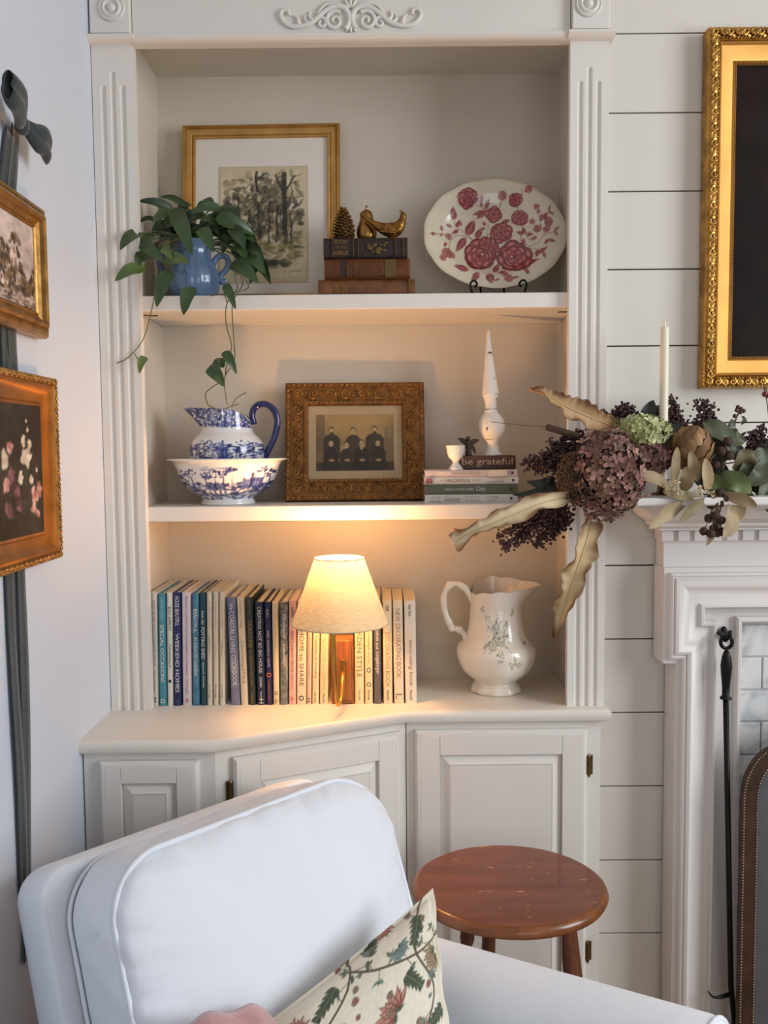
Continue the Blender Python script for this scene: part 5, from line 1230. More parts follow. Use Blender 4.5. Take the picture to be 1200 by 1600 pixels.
hydrangea('hydrangea_head', 'smaller dried mauve hydrangea behind the large burgundy one', P(1012, 714, -.15), pxr(-.15, 34, 30, 28), 120, .0118, [(128,80,78),(166,124,114),(106,64,62)], 5)
hydrangea('hydrangea_head', 'pale green hydrangea head beside the candle', P(1003, 676, -.15), pxr(-.15, 40, 30, 24), 150, .0125, [(196,198,140),(176,180,116),(214,214,166),(150,156,92)], 7, core=(110,112,60))
# olive-brown sedum tuft
sd_ = thing('sedum_tuft', 'fuzzy olive-brown sedum tuft left of the big hydrangea', 'dried flower', P(898, 748, -.20)); rg_ = random.Random(6); mb = MB()
for i in range(900):
    a = Vector((rg_.gauss(0,1), rg_.gauss(0,1), rg_.gauss(0,1))).normalized(); c = P(898, 748, -.20)+Vector((a.x*.036, a.y*.03, a.z*.055))*rg_.uniform(.75,1.05)
    mb.sphere(c, rg_.uniform(.0012,.0026), 5, 4, mi=rg_.randrange(2))
tag(mb.build('buds', [M('sedum_olive', (104,84,54), .8), M('sedum_brown', (92,58,46), .8)], sd_, smooth=179), kind='stuff')
MB().sphere(P(898, 748, -.20), (.028,.024,.045), 14, 10).build('bud_core', M('sedum_core', (66,50,36), .9), sd_, smooth=179)

# sumac sprays of tiny berries
berry = [M('sumac_berry', (80,46,44), .5, var=(90,.4)), M('sumac_berry_dark', (54,32,31), .5)]
def spray(label, root, tips, n, r=.0031, spread=.010, Y=-.14, seed=1, mats=None):
    rg = random.Random(seed); t = thing('berry_spray', label, 'berries', P(*root, Y)); base = P(*root, Y); mb = MB(); stm = MB()
    for (u, v, dy) in tips:
        tip = P(u, v, Y+dy); stm.tube(spline([base, (base+tip)/2+Vector((0,0,.006)), tip], 8), [.0013]*7+[.0006], 5)
        for i in range(n):
            f = rg.random()**.7; c = base.lerp(tip, .35+.68*f)+Vector((rg.gauss(0,1), rg.gauss(0,1), rg.gauss(0,1)))*spread*(1.0-.35*f)
            mb.sphere(c, r*rg.uniform(.75,1.25), 6, 4, mi=rg.randrange(2))
    stm.build('stem', M('sumac_stem', (74,50,42), .7), t, smooth=179)
    tag(mb.build('berry_cluster', mats or berry, t, smooth=179), kind='stuff')
    return t
spray('dark berry spray reaching left towards the stacked books', (905,725), [(822,722,0),(850,712,.01),(862,692,0),(838,732,0),(880,686,.01),(868,765,-.01),(872,740,-.02),(905,678,.02),(880,715,-.02)], 125, seed=1)
spray('drooping dark berry spray under the cream curled leaf', (888,785), [(790,855,0),(782,838,0),(822,835,-.01),(838,850,0),(862,838,0),(808,815,0),(880,820,0),(845,815,-.01),(860,800,0)], 130, seed=2)
spray('flat dark berry spray left of the green hydrangea', (1000,655), [(940,648,0),(952,660,0),(960,642,0),(975,636,0),(985,648,.01)], 80, seed=3, Y=-.10, spread=.008)
spray('upright dark berry spray right of the candle', (1062,690), [(1050,622,0),(1056,640,0),(1062,655,0),(1068,665,0),(1046,650,.0)], 75, seed=4, Y=-.09, spread=.008)
spray('dark berry spray standing behind the artichoke', (1108,690), [(1098,628,0),(1112,634,0),(1088,630,0),(1102,650,0),(1090,660,0)], 70, seed=5, Y=-.08, spread=.008)
spray('dark berry spray at the right edge of the garland', (1195,720), [(1170,682,0),(1190,668,0),(1182,680,0),(1200,690,0),(1176,692,0)], 80, seed=6, Y=-.12, spread=.009)
# shadowy mass of small dark leaves between the flowers
gd = [M('magnolia_leaf_dark', (42,48,34), .45, var=(18,.4)), M('magnolia_leaf_grey', (74,80,54), .5, var=(18,.3)), M('magnolia_leaf_bright', (98,112,62), .45, var=(16,.3)), M('magnolia_leaf_brown', (104,92,62), .55, var=(16,.3))]
def branch(name, label, cat, leaves, mats, Y, stems=(), seed=1, shape=None, wave=.03, extra=None, cup=.25):
    rg = random.Random(seed); t = thing(name, label, cat, P(leaves[0][0], leaves[0][1], Y))
    for lf_ in leaves:
        u0, v0, u1, v1, wd, dy, ci = lf_[:7]; bend = lf_[7] if len(lf_) > 7 else .10
        a = P(u0, v0, Y+dy*.3); b = P(u1, v1, Y+dy); d = b-a; nrm = Vector((-d.z, 0, d.x)); m_ = (a+b)/2+nrm*bend+Vector((0,-.008,0))
        mb = MB(); leaf_geo(mb, [a, m_, b], wd/ppm(Y), (rg.uniform(-.5,.5), -1, rg.uniform(-.2,.5)), cup=cup, wave=wave, n=14, m=7, rng=rg, shape=shape)
        mb.build('leaf', mats[ci], t, smooth=179)
    for s in stems: MB().tube(spline([P(u, v, Y) for u, v in s], 14), .0014, 6).build('stem', M('twig_brown', (96,74,50), .7), t, smooth=179)
    return t
MS = [(0,.1),(.15,.5),(.35,.82),(.5,.80),(.7,.62),(.88,.26),(1,.02)]
branch('magnolia_branch', 'dark and grey-green leafy branch at the right of the garland', 'leaves', [
 (1100,680,1120,735,44,.0,0),(1098,660,1150,710,40,-.02,1),(1125,672,1165,690,36,-.02,1,-.1),(1145,655,1125,678,16,.0,0),(1160,650,1158,664,10,0,1),(1110,730,1140,690,40,.03,0),(1135,735,1105,760,40,.0,0),(1150,735,1178,705,50,-.03,3),(1195,700,1150,745,46,-.02,1),(1200,718,1165,758,40,-.04,1),(1190,690,1210,730,50,.0,0),(1170,700,1150,740,46,.02,0),(1200,740,1180,790,36,-.03,1),(1110,740,1160,790,34,-.04,2,-.1),(1120,745,1175,772,40,-.05,2),(1140,775,1180,790,36,-.05,0),(1105,720,1130,765,38,0,0),(1165,750,1205,770,44,-.0,0),(1090,705,1120,700,36,.03,0),(1180,760,1200,800,30,-.04,1),(1185,770,1215,800,34,-.04,0),(1130,700,1160,730,44,.03,0),(1080,735,1110,770,36,.03,0),(1150,760,1190,745,38,.02,0)], gd, -.13, [[(1090,730),(1130,725),(1200,715)], [(1108,688),(1140,668),(1155,645)]], 3, MS, .06)
branch('dark_leaf_sprig', 'dark green leaves beside the candle foot', 'leaves', [(1010,662,1022,625,26,0,0),(1020,655,1032,632,22,0,0),(1052,660,1046,690,30,0,0),(1000,665,985,700,30,.02,0),(1030,670,1050,700,30,.02,0),(960,690,985,720,34,.03,0),(1040,690,1055,740,36,.03,0)], gd, -.10, [], 4)
branch('dark_leaf_sprig', 'dark green serrated leaves pointing left beside the stacked books', 'leaves', [(868,755,800,773,18,0,0),(865,752,822,752,18,0,0),(868,758,842,775,16,-.01,0),(866,750,848,744,14,0,0)], gd, -.15, [[(865,755),(905,750)]], 5)
# tan eucalyptus sprays
tan_ = [M('dried_eucalyptus', (158,136,100), .6, var=(20,.25), stretch=(1,1,1)), M('dried_eucalyptus_pale', (172,150,114), .6, var=(20,.25)), M('dried_eucalyptus_olive', (136,120,84), .6, var=(20,.25))]
ES = [(0,.08),(.15,.55),(.35,.95),(.55,1),(.75,.75),(.9,.4),(1,.05)]
branch('eucalyptus_spray', 'upright cluster of tan dried leaves in front of the artichoke', 'dried leaves', [(1052,765,1058,698,20,-.03,0,.05),(1067,768,1072,729,22,-.05,0,-.05),(1090,752,1079,704,18,-.03,1,.05),(1106,770,1102,716,20,-.04,1,.02)], tan_, -.19, [], 2, ES)
branch('eucalyptus_spray', 'tan dried leaves drooping over the mantel edge', 'dried leaves', [(1050,766,984,742,20,-.04,0,-.1),(1095,774,1036,768,18,-.03,2,.06),(1072,786,1014,826,24,-.06,1,-.08),(1108,780,1062,814,20,-.05,2,-.08),(1128,772,1183,792,20,-.05,0,.05),(1142,785,1130,840,26,-.05,1,.1),(1120,790,1104,852,18,-.02,2,.05),(1152,780,1140,815,24,-.03,0,.1)], tan_, -.20, [[(1128,772),(1090,772),(1045,765)], [(1128,772),(1125,800)]], 6, ES)
sf = MB(); rg_ = random.Random(15)
for (u, v) in ((1048,762),(1056,757),(1060,768),(1094,770),(1104,766),(1110,772),(1090,764),(1050,755)):
    c = P(u, v, -.235)
    for i in range(7): d = Vector((rg_.uniform(-1,1), rg_.uniform(-1,.2), rg_.uniform(-1,1))).normalized(); sf.tube([c, c+d*.010], [.0008,.0012], 5)
tag(sf.build('seed_sprig', M('cream_seed', (206,184,144), .7), smooth=179), 'tiny cream seed sprigs among the tan leaves', 'dried flower')
# artichoke
YC = -.17; kc = 1.14/ppm(YC); ac = P(1080, 702, YC)
art = thing('dried_artichoke', 'dried tan artichoke head in the middle of the garland', 'artichoke', ac)
am = [M('artichoke_tan', (150,112,66), .6, var=(30,.4)), M('artichoke_dark', (118,82,48), .65, var=(30,.4))]
MB().sphere(ac, (27*kc, 24*kc, 30*kc), 18, 12).build('heart', am[1], art, smooth=179)
rg_ = random.Random(4); mscale = {}
for i in range(64):
    f = i/63; a = i*2.39996; th = 2.5*(1-f)+.18*f; d = Vector((math.sin(th)*math.cos(a), math.sin(th)*math.sin(a), math.cos(th)))
    if d.y > .6: continue
    tang = (Vector((0,0,1))-d*d.z); tang = tang.normalized() if tang.length > .05 else Vector((1,0,0))
    b0 = ac+Vector((d.x*27*kc, d.y*25*kc, d.z*31*kc))-tang*.012; mb = MB()
    leaf_geo(mb, [b0, b0+tang*.012+d*.003, b0+tang*.026+d*(.006 if f < .8 else .0)], 17*kc, d, cup=-.3, n=8, m=5, rng=rg_, shape=[(0,.7),(.4,1),(.75,.75),(1,.08)])
    mb.build('bract', am[i % 2], art, smooth=179)
# curled dried leaves
dl = [M('curled_leaf_gold', (178,138,84), .5, var=(14,.4), rgb2=(132,92,52)), M('curled_leaf_cream', (214,190,142), .5, var=(10,.35), rgb2=(166,122,74)), M('curled_leaf_tan', (198,168,116), .5, var=(12,.4), rgb2=(140,100,58))]
def curl(label, pts, w, Y, mat, seed, shape, twist, face=(0,-1,.3)):
    mb = MB(); rg = random.Random(seed); n, m = 110, 15
    ks = [(rg.uniform(12,30), rg.uniform(0,6), rg.uniform(.06,.12)) for _ in range(4)]+[(rg.uniform(45,75), rg.uniform(0,6), rg.uniform(.015,.04)) for _ in range(3)]; ks2 = [(rg.uniform(12,30), rg.uniform(0,6), rg.uniform(.06,.12)) for _ in range(4)]+[(rg.uniform(45,75), rg.uniform(0,6), rg.uniform(.015,.04)) for _ in range(3)]
    xs_ = [a for a, _ in shape]; ys_ = [b for _, b in shape]; pp_ = spline([P(u, v, Y+dy) for u, v, dy in pts], n); W_ = w/ppm(Y); fv = Vector(face).normalized(); cols = []
    base = [np.array(lin(c)) for c in mat]
    def fn(i, j):
        s = (i/(m-1)-.5)*2; t = j/(n-1); T = (pp_[min(j+1, n-1)]-pp_[max(j-1, 0)]).normalized(); Sd = T.cross(fv).normalized(); Sd = Matrix.Rotation(twist*(t-.3)+.25*math.sin(t*7+seed), 3, T) @ Sd; N = Sd.cross(T)
        kk = ks if s < 0 else ks2; e = sum(a*math.sin(f*t+p) for f, p, a in kk)
        hw = interp(t, xs_, ys_)*W_/2*(1+e*1.1*abs(s)); ruff = sum(a*math.sin(f*1.3*t+p) for f, p, a in kk)
        br = min(1, max(0, (abs(s)-.5)*2.0+.9*ruff+1.5*max(0, t-.68)+.25*math.sin(t*23+s*4+seed))); cols.append(base[0]*(1-br)+base[1]*br)
        return pp_[j]+Sd*(s*hw)+N*(abs(s)**1.6*W_*(.20+.42*ruff))
    mb.grid(m, n, fn)
    q = [P(u, v, Y+dy) for u, v, dy in pts]; t = thing('curled_dried_leaf', label, 'dried leaf', q[0])
    o = mb.build('blade', MC('dried_leaf_skin', .55), t, smooth=179, cols=cols, fix=False); o.modifiers.new('s', 'SOLIDIFY').thickness = .0008
    MB().tube([p+Vector((0,-.001,0)) for p in spline(q, 30)], [.0016*(1-.8*i/29) for i in range(30)], 6).build('midrib', M('leaf_midrib', (206,176,126), .6), t, smooth=179)
curl('golden curled dried leaf pointing up-left above the cattail', [(962,668,0),(930,655,-.02),(890,638,-.03),(858,620,-.03),(827,610,-.02)], 36, -.12, ((182,146,102),(116,78,46)), 2, [(0,.3),(.12,.8),(.35,1),(.55,.9),(.75,.62),(.88,.3),(1,.12)], .6)
curl('long cream curled dried leaf reaching down-left below the middle shelf', [(895,775,0),(850,785,-.03),(805,803,-.04),(765,820,-.04),(735,832,-.03),(708,848,-.02)], 32, -.20, ((216,196,158),(132,92,56)), 5, [(0,.35),(.15,.75),(.3,.95),(.5,.95),(.65,.6),(.8,.55),(.92,.95),(1,.85)], .5)
curl('long tan dried leaf hanging down over the pilaster', [(925,815,0),(915,850,-.03),(902,890,-.035),(888,930,-.03),(876,965,-.02),(868,997,-.0)], 40, -.17, ((200,174,130),(124,88,54)), 9, [(0,.4),(.12,.95),(.3,.85),(.5,.85),(.7,.7),(.85,.4),(1,.03)], .7)
branch('curled_dried_leaf', 'short golden dried leaf folded behind the green hydrangea', 'dried leaf', [(985,700,935,655,30,-.01,0),(965,690,930,672,26,.0,0)], dl, -.10, [], 8)
# cattail
ct1 = P(905, 682, -.15); ct0 = P(853, 667, -.15); ct2 = P(765, 659, -.15)
tt = thing('cattail', 'brown cattail pointing left with a thin spike', 'cattail', ct1)
MB().tube(spline([ct1, ct1.lerp(ct0, .1), ct1.lerp(ct0, .5), ct1.lerp(ct0, .92), ct0], 14), [.004]+[.0072]*11+[.0052,.0015], 12).build('seed_head', M('cattail_brown', (66,48,34), .85, bump=(300,.4)), tt, smooth=179)
MB().tube(spline([ct0, (ct0+ct2)/2+Vector((0,0,-.001)), ct2], 10), [.0013]+[.0007]*8+[.0003], 5).build('spike', M('twig_brown'), tt, smooth=179)
# button balls and hips
bb = M('button_ball_brown', (74,50,38), .8, bump=(400,.8), var=(200,.5))
def balls(label, c, pts, Y, r=7, seed=1):
    rg = random.Random(seed); t = thing('button_ball_sprig', label, 'seed heads', P(*c, Y)); base = P(*c, Y)
    for u, v in pts:
        p = P(u, v, Y+rg.uniform(-.012,.012)); mb = MB(); mb.sphere(p, r/ppm(Y), 14, 10)
        for i in range(60):
            d = Vector((rg.gauss(0,1), rg.gauss(0,1), rg.gauss(0,1))).normalized(); mb.sphere(p+d*r/ppm(Y), .0011, 4, 3)
        o = mb.build('button_ball', bb, t, smooth=179)
        MB().tube([base, (base+p)/2+Vector((0,.004,.004)), p], .0009, 5).build('stalk', M('twig_brown'), t, smooth=179)
balls('brown button balls hanging from the garland over the dentils', (1122,785), [(1107,810),(1118,805),(1127,813),(1100,830),(1111,834),(1121,833),(1128,831),(1115,826)], -.24, 6.6, 2)
balls('brown button balls among the tan leaves at the mantel edge', (1110,765), [(1113,776),(1125,770),(1126,785),(1112,789),(1133,780)], -.21, 7, 3)
balls('brown seed balls in the dark leaves right of the artichoke', (1130,735), [(1140,712),(1127,705),(1118,726),(1137,690)], -.17, 7, 4)
hp_ = thing('rose_hip_sprig', 'two dark red rose hips at the right edge under the gilt frame', 'berries', P(1195, 610, -.10))
for u, v, r_ in ((1195,616,4.5),(1201,618,4.5)): MB().sphere(P(u, v, -.10), r_/ppm(-.1), 12, 8).build('rose_hip', M('hip_red', (112,24,28), .3), hp_, smooth=179)
MB().tube(spline([P(1198,612,-.1), P(1193,600,-.1), P(1200,640,-.1), P(1204,700,-.1)], 14), .0012, 6).build('stem', M('twig_brown'), hp_, smooth=179)
hs_ = thing('rose_hip_sprig', 'small dark red berry sprig standing above the grey-green leaves', 'berries', P(1150, 690, -.11))
for u, v in ((1153,636),(1158,639),(1151,641),(1157,644),(1148,650),(1162,642)): MB().sphere(P(u, v, -.11), 3.4/ppm(-.11), 10, 7).build('berry', berry[0], hs_, smooth=179)
MB().tube([P(1154,642,-.11), P(1149,660,-.11), P(1145,700,-.11)], .0011, 6).build('stem', M('twig_brown'), hs_, smooth=179)
# ---------------------------------------------------------------- round side table
TZ = .55; tc_ = Vector((.24, -.325, 0)); TR_ = .192; OV = .9
cherry = bpy.data.materials.new('worn_cherry_wood'); cherry.use_nodes = True; nt = cherry.node_tree; b = nt.nodes['Principled BSDF']
b.inputs['Roughness'].default_value = .3; b.inputs['Coat Weight'].default_value = .25
tc = nt.nodes.new('ShaderNodeTexCoord'); mp = nt.nodes.new('ShaderNodeMapping'); mp.inputs['Rotation'].default_value = (0,0,.5); mp.inputs['Scale'].default_value = (2,16,6)
nz = nt.nodes.new('ShaderNodeTexNoise'); nz.inputs['Scale'].default_value = 2.2; nz.inputs['Detail'].default_value = 8
rp = nt.nodes.new('ShaderNodeValToRGB'); rp.color_ramp.elements[0].position = .3; rp.color_ramp.elements[0].color = (*lin((102,48,28)), 1); rp.color_ramp.elements[1].position = .72; rp.color_ramp.elements[1].color = (*lin((126,64,36)), 1)
sc2 = nt.nodes.new('ShaderNodeTexNoise'); sc2.inputs['Scale'].default_value = 26; sc2.inputs['Detail'].default_value = 5
mp2 = nt.nodes.new('ShaderNodeMapping'); mp2.inputs['Rotation'].default_value = (0,0,.5); mp2.inputs['Scale'].default_value = (1,3.5,1)
rp2 = nt.nodes.new('ShaderNodeValToRGB'); rp2.color_ramp.elements[0].position = .675; rp2.color_ramp.elements[0].color = (0,0,0,1); rp2.color_ramp.elements[1].position = .71; rp2.color_ramp.elements[1].color = (1,1,1,1)
mxc = nt.nodes.new('ShaderNodeMix'); mxc.data_type = 'RGBA'; mxc.inputs[7].default_value = (*lin((196,140,96)), 1)
nt.links.new(tc.outputs['Object'], mp.inputs[0]); nt.links.new(mp.outputs[0], nz.inputs[0]); nt.links.new(nz.outputs['Fac'], rp.inputs[0]); nt.links.new(tc.outputs['Object'], mp2.inputs[0]); nt.links.new(mp2.outputs[0], sc2.inputs[0]); nt.links.new(sc2.outputs['Fac'], rp2.inputs[0])
nt.links.new(rp2.outputs[0], mxc.inputs[0]); nt.links.new(rp.outputs[0], mxc.inputs[6]); nt.links.new(mxc.outputs[2], b.inputs['Base Color'])
edge_w = M('worn_honey_edge', (138,78,30), .3, var=(30,.4), rgb2=(104,54,22), coat=.3)
leg_w = M('dark_cherry_leg', (104,54,28), .35, var=(12,.3), stretch=(8,8,1), coat=.2)
tb = thing('side_table', 'small round cherry wood side table with worn edge, beside the armchair', 'table', (tc_.x, tc_.y, 0))
def clip_disc(x0, x1):
    pts = []
    for i in range(97):
        a = 2*math.pi*i/96
    return pts
ang = math.radians(28); dv = Vector((math.cos(ang), math.sin(ang))); nv = Vector((-dv.y, dv.x)); R1 = TR_-.012
def slab(lo, hi):
    """part of the top between two parallel joints"""
    pts = []; N_ = 120
    for i in range(N_):
        a = 2*math.pi*i/N_; p = Vector((math.cos(a), math.sin(a)))*R1; s = p.dot(nv)
        if s < lo or s > hi:
            s2 = min(max(s, lo), hi); t_ = p.dot(dv); lim = math.sqrt(max(0, R1*R1-s2*s2)); t_ = max(-lim, min(lim, t_)); p = dv*t_+nv*s2
        pts.append((tc_.x+p.x, tc_.y+p.y*OV))
    out = []
    for p in pts:
        if not out or (Vector(p)-Vector(out[-1])).length > 1e-5: out.append(p)
    return out
for lo, hi in ((-1, -.0656), (-.0644, .0844), (.0856, 1)):
    MB().prism(slab(lo, hi), TZ-.022, TZ, 'z').build('top_board', cherry, tb, smooth=0)
MB().lathe([(R1-.02,TZ-.024),(TR_-.012,TZ-.024),(TR_-.004,TZ-.021),(TR_,TZ-.013),(TR_-.003,TZ-.005),(R1+.002,TZ-.0005),(R1-.0002,TZ-.0002)], 96, (tc_.x, tc_.y, 0), mod=lambda p, t, j, r, z: (p.x, p.y*OV, p.z)).build('rounded_edge', edge_w, tb, smooth=60)
MB().lathe([(.10,TZ-.05),(.115,TZ-.05),(.115,TZ-.024),(.10,TZ-.024)], 48, (tc_.x, tc_.y, 0)).build('apron', leg_w, tb, smooth=40)
for (u, v, foot) in ((739, 1460, 1.15), (767, 1460, 1.12), (884, 1460, 1.15), (850, 1430, 1.12)):
    pass
for k, (dx, dy) in enumerate(((-.085,-.062), (-.03,.05), (.10,-.035), (.124,.07))):
    top = Vector((tc_.x+dx, tc_.y+dy, TZ-.024)); bot = Vector((tc_.x+dx*1.5, tc_.y+dy*1.5, 0)); pts = [top.lerp(bot, t) for t in (0,.03,.05,.08,.1,.13,.2,.35,.5,.7,.85,.9,.93,.96,1)]
    MB().tube(pts, [.012,.0135,.009,.0135,.014,.010,.0135,.015,.0155,.0135,.011,.015,.010,.012,.008], 14).build('leg', leg_w, tb, smooth=60)
for a, b_ in (((-.115,-.085),(.135,-.04)), ((-.075,.115),(.10,.105))):
    MB().tube([(tc_.x+a[0], tc_.y+a[1], .2), (tc_.x+b_[0], tc_.y+b_[1], .2)], .007, 10).build('stretcher', leg_w, tb, smooth=179)

# ---------------------------------------------------------------- white slipcovered armchair
slip = M('white_cotton_slipcover', (232,236,243), .8, var=(5,.02), bump=(30,.7), sheen=.3)
phi = math.radians(46); ev = Vector((math.cos(phi), math.sin(phi), 0)); nvv = Vector((math.sin(phi), -math.cos(phi), 0)); tau = .35
upv = Vector((0,0,math.cos(tau)))-nvv*math.sin(tau); mvv = nvv*math.cos(tau)+Vector((0,0,math.sin(tau)))
CO = Vector((-.408, -.776, .80)); CWd = .556; CH = .44
ch = thing('armchair', 'white slipcovered armchair with loose piped back cushion in the foreground', 'armchair', (CO+ev*CWd/2+nvv*.3).to_2d().to_3d(), (0,0,0))
def cp(s, t, d): return CO+ev*s+upv*t+mvv*d
def outline(w, h, rl, rr, rb, n=14):
    """rounded rectangle, s 0..w, t 0..-h, clockwise from lower left"""
    out = []
    for cx, cy, a0, r in ((rl, -rl, 180, rl), (w-rr, -rr, 90, rr), (w-rb, -h+rb, 0, rb), (rb, -h+rb, -90, rb)):
        for i in range(n+1):
            a = math.radians(a0-90*i/n); out.append((cx+r*math.cos(a), cy+r*math.sin(a)))
    return out
def crown(ol, w, amt):                      # gentle swell of the edges
    return [(s, t+amt*math.sin(math.pi*min(1, max(0, s/w)))*(1 if t > -.2 else 0)) for s, t in ol]
ol = crown(outline(CWd, CH, .085, .12, .06), CWd, .012)
def dens(ol, k):
    pts = [Vector((a, b, 0)) for a, b in ol]; out = []
    for i in range(len(pts)):
        p, q = pts[i], pts[(i+1) % len(pts)]; m_ = max(1, int((q-p).length/k))
        for j in range(m_): out.append(p.lerp(q, j/m_))
    return [(p.x, p.y) for p in out]
ol = dens(ol, .006); n_ = len(ol); cs, ct__ = CWd/2, -CH/2; TH = .155
def wr(i, a): return a*(.6*math.sin(i*.9)+.4*math.sin(i*2.3+1))
def wr(i, a): return a*(.8*abs(math.sin(i*.21+.8*math.sin(i*.05)))+.7*abs(math.sin(i*.36+1+math.sin(i*.09)))+.5*math.sin(i*.13+2)-.7)
rings = []
for f, d in ((.93,-TH+.012),(.98,-TH+.004),(1.0,-TH+.02),(1.010,-TH*.8),(1.014,-TH*.65),(1.016,-TH*.5),(1.014,-TH*.35),(1.010,-TH*.2),(1.004,-.014),(.998,-.004),(.985,.008),(.95,.018),(.90,.027),(.82,.036),(.66,.046),(.46,.053),(.25,.057),(.08,.058)):
    ring = []
    for i, (s, t) in enumerate(ol):
        wv = wr(i+d*120, .0095)*(.35+.65*math.sin(math.pi*min(1, -d/TH))) if -.9*TH < d < -.006 else wr(i, .006) if .005 < d < .024 else wr(i*.7, .0035) if .02 < d < .04 else 0
        ring.append(cp(cs+(s-cs)*(f+wv*2), ct__+(t-ct__)*(f+wv*2), d+wv))
    rings.append(ring)
cu = MB(); cu.grid(n_, len(rings), lambda i, j: rings[j][i], wrapu=True)
o0 = len(cu.v); cu.f.append([ (len(rings)-1)*n_+i for i in range(n_)]); cu.mi.append(0); cu.f.append([i for i in range(n_)][::-1]); cu.mi.append(0)
cush = cu.build('back_cushion', slip, ch, smooth=179)
MB().tube([cp(cs+(s-cs)*1.004, ct__+(t-ct__)*1.004, .002) for s, t in ol], .0042, 8, closed=True).build('piping', slip, cush, smooth=179)
MB().tube([cp(cs+(s-cs)*1.0, ct__+(t-ct__)*1.0, -TH+.006) for s, t in ol], .0036, 8, closed=True).build('piping', slip, cush, smooth=179)
# upholstered back behind the cushion
BW = CWd+.03; bol = dens(outline(BW, .72, .05, .05, .03), .015); nb = len(bol)
BS, BT = BACK_S, BACK_T
rings = []
for f, d in ((.90,-TH-.005),(.965,-TH+.0),(.99,-TH-.008),(1,-TH-.03),(1,-TH-.075),(.99,-TH-.095),(.96,-TH-.105),(.8,-TH-.11)):
    rings.append([cp(BS+BW/2+(s-BW/2)*(1-(1-f)*.6), BT-.36+(t+.36)*(1-(1-f)*.5), d) for s, t in bol])
bk = MB(); bk.grid(nb, len(rings), lambda i, j: rings[j][i], wrapu=True)
bk.f.append([(len(rings)-1)*nb+i for i in range(nb)]); bk.mi.append(0); bk.f.append(list(range(nb))[::-1]); bk.mi.append(0)
bk.build('back_frame', slip, ch, smooth=179)
# rolled arm on the table side and its twin
def arm(a, b, rr, name='arm'):
    a, b = Vector(a), Vector(b); d = (b-a); L = d.length; dn = d.normalized(); sd = dn.cross(Vector((0,0,1))).normalized(); uu = sd.cross(dn)
    prof = []
    for i in range(25):
        t = math.radians(-60+300*i/24); prof.append((rr*1.12*math.cos(t), rr*math.sin(t)))
    prof = prof+[(-rr*.75, -rr*1.9), (-rr*.7, -.40), (rr*.7, -.40), (rr*.75, -rr*1.9)]
    mb = MB(); stn = [(0,1,0),(.1,1,0),(.5,1,.0),(.9,1,0),(.965,1,0),(.985,.97,0),(1,.88,0)]
    mb.grid(len(prof), len(stn), lambda i, j: a+dn*(L*stn[j][0])+sd*(prof[i][0]*stn[j][1])+uu*(prof[i][1]*(stn[j][1] if prof[i][1] > -.2 else 1)), wrapu=True)
    k = len(prof); mb.f.append([(len(stn)-1)*k+i for i in range(k)]); mb.mi.append(0); mb.f.append(list(range(k))[::-1]); mb.mi.append(0)
    o = mb.build(name, slip, ch, smooth=60)
    fr_ = [b-dn*L*.012+sd*p[0]*.97+uu*p[1]*.97 for p in prof[:25]]
    MB().tube(fr_, .0042, 8).build('piping', slip, o, smooth=179)
    return o
A0 = PZ(690, 1452, .53); A1 = PZ(1118, 1568, .575)
rr = .075
ad = (A1-A0).normalized(); back_ext = A0-ad*.10
off = Vector((-.030, -.045, -rr))
arm(back_ext+off, A1+off+ad*.02, rr)
dl_ = -ev*(CWd+.18)
arm(back_ext+off+dl_+Vector((.05,.02,-.02)), back_ext+off+dl_+nvv*.5+Vector((.05,.02,-.02)), rr)
# seat
SC = CO+ev*CWd/2+nvv*.36; SC.z = .33
def seat_pt(s, t, z): return SC+ev*s+nvv*t+Vector((0,0,z))
sol = dens([(a, b) for a, b in rrect(.60, .56, .06, 6)], .03); ns = len(sol)
for nm, z0, z1, k in (('seat_cushion', -.06, .08, 1), ('seat_base', -.27, -.06, 1.04)):
    rg2 = [(z0, .96), (z0+.012, 1), (z1-.02, 1), (z1, .95), (z1+.008, .6)]
    mb = MB(); mb.grid(ns, 5, lambda i, j: seat_pt(sol[i][0]*rg2[j][1]*k, sol[i][1]*rg2[j][1]*k, rg2[j][0]), wrapu=True)
    mb.f.append([4*ns+i for i in range(ns)]); mb.mi.append(0); mb.f.append(list(range(ns))[::-1]); mb.mi.append(0)
    mb.build(nm, slip, ch, smooth=179)
for a, b_ in ((-.26,-.24),(.26,-.24),(-.26,.24),(.26,.24)):
    q = seat_pt(a, b_, 0); MB().lathe([(.016,0),(.024,.08)], 14, (q.x, q.y, 0)).build('leg', leg_w, ch, smooth=40)

# ---------------------------------------------------------------- floral pillow
cv = Canvas(520, 520, (230,222,202)); rg_ = random.Random(77); cv.noise(6, .05, 3)
GR, GR2, BR, RS, RS2, BL = (66,78,58), (92,104,78), (96,74,56), (164,98,86), (196,140,124), (96,122,120)
def pvine(pts):
    q = spline([(a, b, 0) for a, b in pts], 30); cv.line([(p.x, p.y) for p in q], 4.5, BR); cv.line([(p.x, p.y) for p in q], 2, (70,66,50))
    for i in range(1, 29, 2):
        p = q[i]; a = rg_.uniform(0, 6.28); L = rg_.uniform(14,30); cv.line([(p.x, p.y), (p.x+math.cos(a)*L, p.y+math.sin(a)*L)], 1.6, BR)
        for k in range(3): cv.leaf(p.x+math.cos(a)*L, p.y+math.sin(a)*L, rg_.uniform(9,17), rg_.uniform(5,9), a+(k-1)*1.0, rg_.choice([GR,GR,GR2,BL]), (150,156,128))
